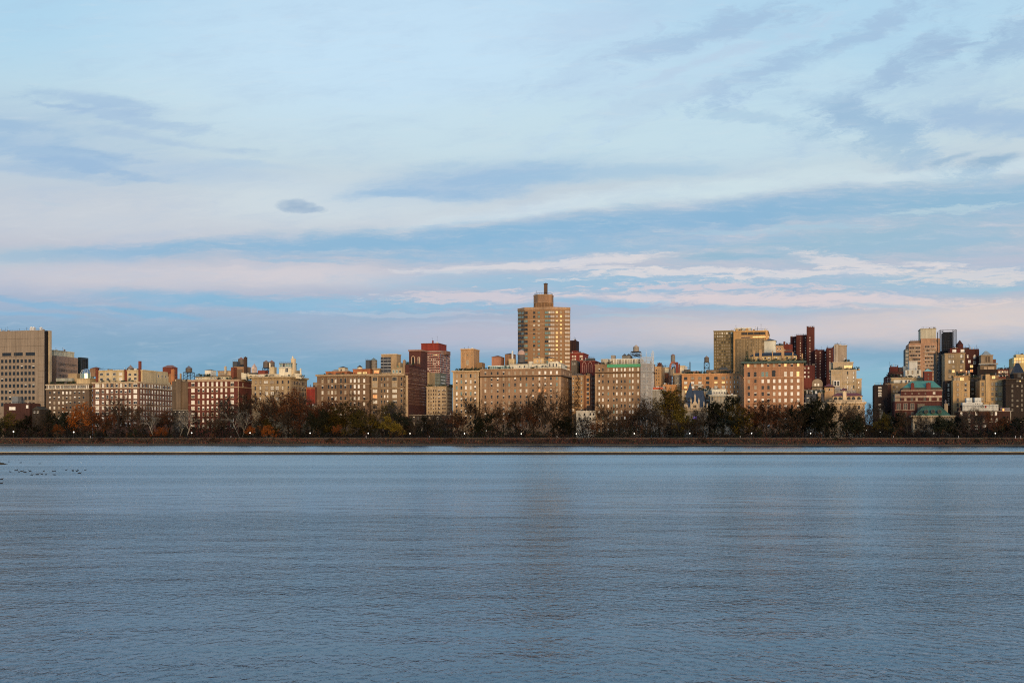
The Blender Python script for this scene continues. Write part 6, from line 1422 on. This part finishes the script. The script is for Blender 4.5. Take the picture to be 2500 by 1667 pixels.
TL = [(-22, 1003, 'bare', .5), (20, 1006, 'olive', .7), (60, 1014, 'dark', .5), (95, 1008, 'bare', .6), (128, 1004, 'dark', .7), (163, 1006, 'dark', .5), (207, 984, 'orange', .5), (240, 1002, 'rust', .4),
 (140, 1036, 'orange', .2), (258, 994, 'bare', .8), (287, 964, 'bare', .5), (318, 990, 'rust', .7), (345, 984, 'bare', .4), (388, 1002, 'rust', .7), (378, 1006, 'plane', .3), (416, 1000, 'bare', .8), (436, 1006, 'plane', .25), (452, 998, 'plane', .3),
 (392, 1042, 'orange', .15), (486, 1000, 'bare', .7), (514, 996, 'bare', .4), (540, 990, 'rust', .8), (563, 968, 'bare', .6), (588, 990, 'plane', .25), (604, 958, 'bare', .5), (612, 1040, 'orange', .15), (590, 1004, 'plane', .35),
 (640, 958, 'rust', .7), (672, 952, 'bare', .5), (704, 950, 'rust', .6), (735, 960, 'bare', .8), (655, 1022, 'olive', .25), (655, 1038, 'orange', .15), (690, 1000, 'bare', .3), (760, 982, 'rust', .6), (790, 970, 'rust', .5), (778, 1000, 'dark', .3), (842, 980, 'olive', .5), (812, 990, 'olive', .7), (875, 1000, 'olive', .3),
 (823, 1036, 'orange', .15), (903, 960, 'bare', .6), (933, 984, 'olive', .7), (962, 980, 'bare', .5), (985, 1008, 'dark', .4), (950, 1014, 'olive', .3), (1012, 1028, 'bare', .3), (1040, 1014, 'dark', .7), (1062, 1004, 'bare', .5), (1095, 1006, 'bare', .7), (1118, 1002, 'rust', .4),
 (1150, 965, 'elm', .4), (1201, 972, 'elm', .4), (1180, 1010, 'dark', .3), (1230, 1000, 'rust', .7), (1262, 972, 'elm', .6), (1292, 990, 'rust', .4), (1303, 956, 'elm', .7), (1350, 938, 'elm', .5), (1328, 992, 'bare', .3), (1392, 992, 'bare', .6), (1425, 1014, 'bare', .4), (1452, 1026, 'rust', .5), (1376, 1018, 'dark', .4),
 (1478, 980, 'bare', .5), (1512, 1000, 'bare', .3), (1538, 990, 'rust', .7), (1566, 964, 'elm', .5), (1594, 1000, 'bare', .3), (1610, 982, 'bare', .6), (1642, 948, 'tall', .5), (1666, 988, 'olive', .4), (1622, 1008, 'elm', .25), (1692, 1006, 'bare', .3), (1716, 996, 'bare', .5), (1744, 986, 'bare', .7), (1762, 968, 'dark', .6), (1802, 986, 'olive', .4), (1786, 1008, 'dark', .3),
 (1842, 984, 'rust', .7), (1872, 976, 'rust', .5), (1902, 980, 'rust', .6), (1930, 994, 'bare', .4), (1956, 986, 'dark', .6), (1986, 970, 'dark', .5), (2012, 990, 'dark', .3), (2032, 976, 'bare', .6), (2066, 988, 'bare', .5), (2100, 980, 'bare', .4), (2088, 1016, 'dark', .3), (2122, 985, 'bare', .9), (2152, 1010, 'olive', .5), (2182, 1008, 'dark', .6),
 (2216, 1000, 'bare', .4), (2256, 1002, 'bare', .5), (2300, 1016, 'dark', .4), (2334, 1018, 'dark', .6), (2366, 1000, 'bare', .4), (2396, 994, 'bare', .6), (2426, 1004, 'rust', .4), (2462, 1018, 'dark', .5), (2494, 1014, 'dark', .6)]
def park_point(px, t):
    """place between shore and avenue on the sight line of column px"""
    u = (px - 1250.0) / F
    ys = 667.0 / (1 + .16 * u); ya = (DN - 22) / (u * SN + CS); y = ys + 4 + (ya - ys - 4) * t
    return u * y, y
trees = []
rt = random.Random(17); cnt = {}
for (px, ytop, kind, tt) in TL:
    x, y = park_point(px, tt); h = EYE + (HZ - ytop) / F * y - ZG
    v = TREES[kind]; c_ = cnt.get(kind, 0); cnt[kind] = c_ + 1
    tm, cm, H = v[c_ % len(v)]
    s = h / H; ws = s * rt.uniform(.92, 1.12) * {'elm': .95, 'dark': .95, 'orange': 1.0}.get(kind, 1.0)
    if h < 15: ws = max(ws, s * 1.15)
    if kind == 'olive' and px == 842: ws *= 1.25
    root = empty(KIND[kind][0], (x, y, ZG), rt.random() * 6.283)
    if kind == 'plane': root.rotation_euler.z = rt.choice((0, math.pi)) + rt.uniform(-.4, .4)
    root.scale = (ws, ws, s)
    for nm, me in (('trunk', tm), ('crown', cm)):
        o = bpy.data.objects.new(nm, me); C.objects.link(o); o.parent = root
    trees.append((px, kind, root, h))
# labels: kind, size, and which building stands behind
def behind(px):
    c = [b_ for b_ in BUILDINGS if b_.short and b_.n0 < DN + 70 and b_.vx is not None]
    inside = [b_ for b_ in c if b_.px[0] - 4 <= px <= b_.px[1] + 4]
    return (min(inside, key=lambda b_: b_.n0) if inside else min(c, key=lambda b_: min(abs(b_.px[0] - px), abs(b_.px[1] - px)))).short
cl = {}
def sizeword(kind, h): return 'tall ' if h > 24 else ('small ' if h < 12 else '')
for px, kind, root, h in trees: cl.setdefault((sizeword(kind, h) + KIND[kind][1], behind(px)), []).append((px, root))
for (kd, bs), ls in cl.items():
    ls.sort(key=lambda q_: q_[0]); N = len(ls)
    for i, (px, root) in enumerate(ls):
        pos = {1: [''], 2: ['left of two ', 'right of two '], 3: ['left of three ', 'middle of three ', 'right of three ']}.get(N, ['%s of %d ' % (w_, N) for w_ in ('first', 'second', 'third', 'fourth', 'fifth', 'sixth', 'seventh')])[i]
        lab = (kd + ' in front of the ' + bs) if N == 1 else (pos.strip() + (' ' if 'of' in pos else '') + kd + 's in front of the ' + bs)
        tag(root, lab, 'tree', 'trees along the far side of the water')

# undergrowth: dense dark shrubs under the trees
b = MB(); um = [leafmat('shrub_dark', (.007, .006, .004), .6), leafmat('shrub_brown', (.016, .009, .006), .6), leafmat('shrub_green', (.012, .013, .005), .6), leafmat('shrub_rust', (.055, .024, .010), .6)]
for m_ in um: b.mi(m_)
nclump = 2600
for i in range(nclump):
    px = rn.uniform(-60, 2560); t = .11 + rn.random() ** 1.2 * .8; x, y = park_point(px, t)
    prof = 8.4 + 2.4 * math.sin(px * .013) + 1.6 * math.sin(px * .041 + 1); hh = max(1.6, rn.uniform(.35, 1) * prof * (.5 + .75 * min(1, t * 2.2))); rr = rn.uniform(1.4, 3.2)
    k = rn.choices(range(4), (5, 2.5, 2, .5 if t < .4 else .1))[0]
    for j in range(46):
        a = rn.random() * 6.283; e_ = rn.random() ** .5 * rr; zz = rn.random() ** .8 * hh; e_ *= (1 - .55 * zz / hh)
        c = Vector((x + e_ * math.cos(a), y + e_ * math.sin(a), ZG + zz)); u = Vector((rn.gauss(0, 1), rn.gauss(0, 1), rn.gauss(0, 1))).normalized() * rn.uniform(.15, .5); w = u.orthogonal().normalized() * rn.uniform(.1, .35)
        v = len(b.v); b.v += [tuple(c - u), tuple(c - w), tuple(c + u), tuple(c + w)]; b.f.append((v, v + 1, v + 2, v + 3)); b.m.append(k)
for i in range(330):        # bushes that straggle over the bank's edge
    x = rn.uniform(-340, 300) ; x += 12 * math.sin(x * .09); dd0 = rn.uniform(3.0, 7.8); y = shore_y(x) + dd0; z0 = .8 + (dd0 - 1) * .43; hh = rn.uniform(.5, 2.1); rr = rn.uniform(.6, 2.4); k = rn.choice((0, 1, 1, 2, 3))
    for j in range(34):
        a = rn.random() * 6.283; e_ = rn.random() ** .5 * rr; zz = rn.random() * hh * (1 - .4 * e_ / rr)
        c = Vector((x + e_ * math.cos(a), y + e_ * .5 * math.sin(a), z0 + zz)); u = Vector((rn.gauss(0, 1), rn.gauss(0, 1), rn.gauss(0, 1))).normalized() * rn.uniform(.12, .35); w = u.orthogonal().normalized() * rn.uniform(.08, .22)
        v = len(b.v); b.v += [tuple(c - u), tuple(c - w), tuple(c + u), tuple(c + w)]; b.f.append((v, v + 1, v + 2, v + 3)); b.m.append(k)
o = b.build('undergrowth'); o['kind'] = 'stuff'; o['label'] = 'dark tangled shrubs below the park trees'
# leaf litter fence side: thin bare saplings are left to the trees

# ------------------------------------------------------------ lamps
LAMPG = plain('lamp_globe', (.9, .88, .8), .4, emit=(1.0, .93, .78), estr=1.7)
def lamp_proto():
    root = empty('lamp_post', (0, 0, 0)); q = MB()
    q.cyl(0, 0, .22, 0, .5, IRON, 8, .14); q.cyl(0, 0, .09, .5, 3.6, IRON, 8, .06); q.cyl(0, 0, .16, 3.6, 3.75, IRON, 8, .2); q.build('post', root)
    q = MB(); q.cyl(0, 0, .2, 3.76, 4.1, LAMPG, 10, .36); q.cyl(0, 0, .36, 4.1, 4.45, LAMPG, 10, .22); q.build('lantern', root)
    q = MB(); q.cyl(0, 0, .24, 4.46, 4.6, IRON, 10, .08); q.cyl(0, 0, .05, 4.6, 4.85, IRON, 6, .02); q.build('cap', root); return root
lp = None; lamps = [(33, 1053.5, .06), (180, 1054.5, .06), (468, 1056.5, .05), (610.5, 1056.5, .05), (757, 1057, .05), (899, 1057.5, .05), (1001, 1058, .05), (1134, 1058, .05), (1272.6, 1058.5, .05), (1407, 1058.5, .05), (1548.5, 1058, .05), (1684, 1057.7, .05), (1835, 1057.5, .05), (1979, 1057.6, .05), (2430, 1057.5, .05),
 (2115, 1050, .75), (2149, 1054, .75), (2280, 1057.5, .7), (1445, 1040 + 14, .8), (1187, 1051, .75)]
for i, (px, py, t) in enumerate(lamps):
    x, y = park_point(px, t)
    if lp is None: lp = lamp_proto(); root = lp
    else:
        root = lp.copy(); C.objects.link(root)
        for ch in list(lp.children): c_ = ch.copy(); C.objects.link(c_); c_.parent = root
    zt = EYE + (HZ - py) / F * y - ZG; s = zt / 4.1 if t < .2 else .62
    root.location = (x, y, ZG + (0 if t < .2 else max(0, zt - 4.1 * s))) if t < .2 else (x, y, ZG); root.scale = (s, s, s) if t < .2 else (.7, .7, zt / 4.1)
    lab = ('white lit park lamp by the far track, in line with the ' if t < .2 else 'faint lamp glimmering back among the trees, in line with the ') + behind(px)
    tag(root, lab, 'lamp post', 'lit lamps along the far track' if t < .2 else 'faint lamps behind the trees')
seen = {}
for o in C.objects:
    if o.get('category') == 'lamp post': seen.setdefault(o['label'], []).append(o)
for lab, ls in seen.items():
    if len(ls) > 1:
        ls.sort(key=lambda o_: o_.location.x)
        for i, o in enumerate(ls): o['label'] = ('leftmost ', 'next ', 'third ')[i] + lab if i else 'leftmost ' + lab

# ------------------------------------------------------------ people on the track
def person(px, dy, coat, trs, label, stride, face):
    u = (px - 1250.0) / F; y = (650 + dy) / (1 + .16 * u); x = u * y
    vs_ = [(0, 0, .95), (0, .02, 1.2), (0, .03, 1.42), (0, .04, 1.52), (0, .07, 1.66), (0, .08, 1.76),
           (.19, .02, 1.41), (.25, -.1 * stride, 1.15), (.22, .18 * stride + .05, 1.02), (-.19, .02, 1.41), (-.25, .12 * stride, 1.15), (-.22, .32 * stride, 1.12),
           (.1, 0, .9), (.11, .25 * stride, .52), (.11, .12 * stride, .07), (.11, .26 * stride, .04), (-.1, 0, .9), (-.11, -.08 * stride, .5), (-.11, -.42 * stride, .2), (-.11, -.36 * stride, .1)]
    es = [(0, 1), (1, 2), (2, 3), (3, 4), (4, 5), (2, 6), (6, 7), (7, 8), (2, 9), (9, 10), (10, 11), (0, 12), (12, 13), (13, 14), (14, 15), (0, 16), (16, 17), (17, 18), (18, 19)]
    rad = [.15, .14, .15, .06, .1, .07, .07, .05, .035, .07, .05, .035, .1, .065, .045, .04, .1, .065, .045, .04]
    me = bpy.data.meshes.new('person'); me.from_pydata(vs_, es, []); o = bpy.data.objects.new('person', me); C.objects.link(o)
    o.modifiers.new('skin', 'SKIN'); sk = me.skin_vertices[0] if me.skin_vertices else None
    if sk is None: return
    for i, r_ in enumerate(rad): sk.data[i].radius = (r_, r_)
    sk.data[0].use_root = True
    sb = o.modifiers.new('sub', 'SUBSURF'); sb.levels = sb.render_levels = 1
    m = bpy.data.materials.new('runner_clothes'); nt, p = nodes_of(m); n, l = nt.nodes, nt.links
    t = n.new('ShaderNodeTexCoord'); sp = n.new('ShaderNodeSeparateXYZ'); l.new(t.outputs['Object'], sp.inputs[0]); cr = n.new('ShaderNodeValToRGB'); cr.color_ramp.interpolation = 'CONSTANT'
    dv = n.new('ShaderNodeMath'); dv.operation = 'DIVIDE'; l.new(sp.outputs[2], dv.inputs[0]); dv.inputs[1].default_value = 2.0; l.new(dv.outputs[0], cr.inputs[0])
    e = cr.color_ramp.elements; e[0].color = (.7, .7, .7, 1); e[1].position = .045; e[1].color = trs + (1,); e.new(.46).color = coat + (1,); e.new(.755).color = (.45, .28, .2, 1)
    l.new(cr.outputs[0], p.inputs['Base Color']); me.materials.append(m)
    o.location = (x, y, 3.95); o.rotation_euler = (0, 0, face)
    hb = MB(); hb.cyl(0, .06, .1, 1.68, 1.84, plain('dark_hair', (.02, .014, .01), .7), 10, .06); h_ = hb.build('hair', o)
    tag(o, label, 'person', 'people on the far track')
WHT = (.8, .8, .78); BLK = (.02, .02, .025)
for a in [(221, 11, WHT, (.3, .3, .32), 'runner in a white top below the orange tree by the far track', 1, 1.7), (564, 12, WHT, BLK, 'runner in a white top and dark leggings below the white limbed trees', 1, 1.7),
          (894, 11, WHT, (.5, .5, .5), 'person in pale clothes just left of a lamp under the arched top brown block', .3, 1.5), (1048, 12, (.5, .5, .5), BLK, 'walker in a grey top in front of the light tan set back block', .4, -1.6),
          (1360, 11, WHT, BLK, 'walker in a white top under the tallest bare elm', .5, 1.6), (1807, 12, WHT, (.6, .6, .6), 'person in white beside the dark trees left of the copper eaved block', .3, -1.6),
          (2181, 11, (.7, .7, .68), BLK, 'walker in a light jacket below the black end block', .5, 1.6), (2340, 12, WHT, (.4, .4, .4), 'runner in white passing below the ribbed green roofed mansion', 1, -1.6),
          (2479, 11, WHT, (.7, .7, .7), 'left one of two people in white near the right edge', .4, 1.6), (2492, 12, (.75, .75, .72), (.5, .5, .5), 'right one of two people in white near the right edge', .4, 1.4)]:
    person(*a)

# ------------------------------------------------------------ ducks, gull and stones
def bird_mesh():
    q = MB(); M = plain('dark_plumage', (.012, .011, .011), .7); rings = []
    def loft(secs, n=8):
        v0 = len(q.v)
        for (x, z, ry, rz) in secs:
            for k in range(n): a = 2 * math.pi * k / n; q.v.append((x, ry * math.cos(a), z + rz * math.sin(a)))
        mi = q.mi(M)
        for i in range(len(secs) - 1):
            for k in range(n): k2 = (k + 1) % n; a = v0 + i * n; q.f.append((a + k, a + k2, a + n + k2, a + n + k)); q.m.append(mi)
        q.f.append(tuple(v0 + k for k in reversed(range(n)))); q.m.append(mi); q.f.append(tuple(v0 + (len(secs) - 1) * n + k for k in range(n))); q.m.append(mi)
    loft([(-.32, .12, .01, .02), (-.24, .08, .07, .06), (-.1, .06, .13, .11), (.06, .06, .14, .12), (.18, .07, .1, .1), (.25, .12, .05, .07), (.26, .2, .035, .05), (.27, .27, .045, .05), (.32, .28, .05, .05), (.37, .27, .02, .02), (.42, .26, .02, .008)])
    return q.mesh('duck')
dm = bird_mesh(); hd = plain('pale_bill', (.3, .28, .24), .6); bm_ = MB(); bm_.box(.38, .45, -.025, .025, .245, .265, hd); bmesh_ = bm_.mesh('bill')
dpx = [(160, 340), (370, 357), (710, 375), (185, 522), (285, 497), (305, 497), (342, 522), (378, 512), (395, 512), (440, 525), (458, 532), (540, 508), (570, 577), (670, 570), (750, 563), (785, 508), (823, 570), (955, 513), (987, 508), (980, 575), (1185, 488), (1305, 495), (1312, 505), (1380, 508), (1402, 490), (1425, 547), (1530, 492), (30, 655), (22, 730)]
dd_ = sorted(dpx[:-2], key=lambda q_: q_[0]); rd = random.Random(4)
ordw = ['first', 'second', 'third', 'fourth', 'fifth', 'sixth', 'seventh', 'eighth', 'ninth', 'tenth', 'eleventh', 'twelfth', 'thirteenth', 'fourteenth', 'fifteenth', 'sixteenth', 'seventeenth', 'eighteenth', 'nineteenth', 'twentieth', 'twenty-first', 'twenty-second', 'twenty-third', 'twenty-fourth', 'twenty-fifth', 'twenty-sixth', 'twenty-seventh']
def duck(p_, lab):
    px, py = p_[0] / 7.35, 1080 + (p_[1] + 8) / 7.35; y = EYE * F / (py - HZ); x = (px - 1250) / F * y
    o = bpy.data.objects.new('duck', dm); C.objects.link(o); o.location = (x, y, 0); o.rotation_euler = (0, 0, rd.uniform(-.7, .7) + (math.pi if rd.random() < .5 else 0)); s = rd.uniform(.5, .72); o.scale = (s, s, s)
    tag(o, lab, 'duck', 'ducks floating on the open water'); c_ = bpy.data.objects.new('bill', bmesh_); C.objects.link(c_); c_.parent = o
for i, p_ in enumerate(dd_): duck(p_, '%s dark duck from the left in the loose flock on the water' % ordw[i])
duck(dpx[-2], 'lone dark duck by the left edge of the picture, farther of two'); duck(dpx[-1], 'dark duck by the left edge of the picture, nearest of all')
# gull on the dike
u = (1770 - 1250) / F; y = 311 / (1 - .02 * u); q = MB()
def loft2(q, secs, mat, n=8):
    v0 = len(q.v)
    for (x, z, ry, rz) in secs:
        for k in range(n): a = 2 * math.pi * k / n; q.v.append((x, ry * math.cos(a), z + rz * math.sin(a)))
    mi = q.mi(mat)
    for i in range(len(secs) - 1):
        for k in range(n): k2 = (k + 1) % n; a = v0 + i * n; q.f.append((a + k, a + k2, a + n + k2, a + n + k)); q.m.append(mi)
GM = plain('dark_cormorant', (.03, .03, .032), .6)
loft2(q, [(-.5, .2, .01, .02), (-.3, .34, .08, .07), (-.05, .55, .14, .14), (.1, .75, .11, .13), (.14, .95, .05, .07), (.12, 1.15, .04, .05), (.18, 1.22, .055, .055), (.28, 1.21, .03, .03), (.42, 1.18, .01, .01)], GM)
q.bar((-.03, .06, 0), (-.03, .06, .45), .03, GM); q.bar((.03, -.06, 0), (.03, -.06, .45), .03, GM)
o = q.build('waterbird'); o.location = (u * y, y, .66); tag(o, 'dark waterbird standing upright on the stone dike', 'bird')
# stone spit at the left edge
q = MB(); rk = random.Random(9); SM = wallmat('spit_stone', (.05, .042, .028), rough=1, var=.3)
y0 = EYE * F / (1134 - HZ); xr_ = (11 - 1250) / F * y0
for i in range(26):
    f_ = i / 25; x = xr_ - .3 - f_ * 9; hh = .08 + .9 * min(1, f_ * 3.2) * rk.uniform(.8, 1.1); w_ = rk.uniform(.4, .8)
    pts = [(x + w_ * math.cos(a) * rk.uniform(.8, 1.1), y0 + 1 + 1.2 * math.sin(a) * rk.uniform(.8, 1.1)) for a in L(0, 5.4, 7)]
    q.prism(pts, -.3, hh, SM, None, [(x + (p_[0] - x) * .55, y0 + 1 + (p_[1] - y0 - 1) * .55) for p_ in pts])
o = q.build('stone_spit'); tag(o, 'dark pile of shore stones poking in at the left edge', 'rocks')
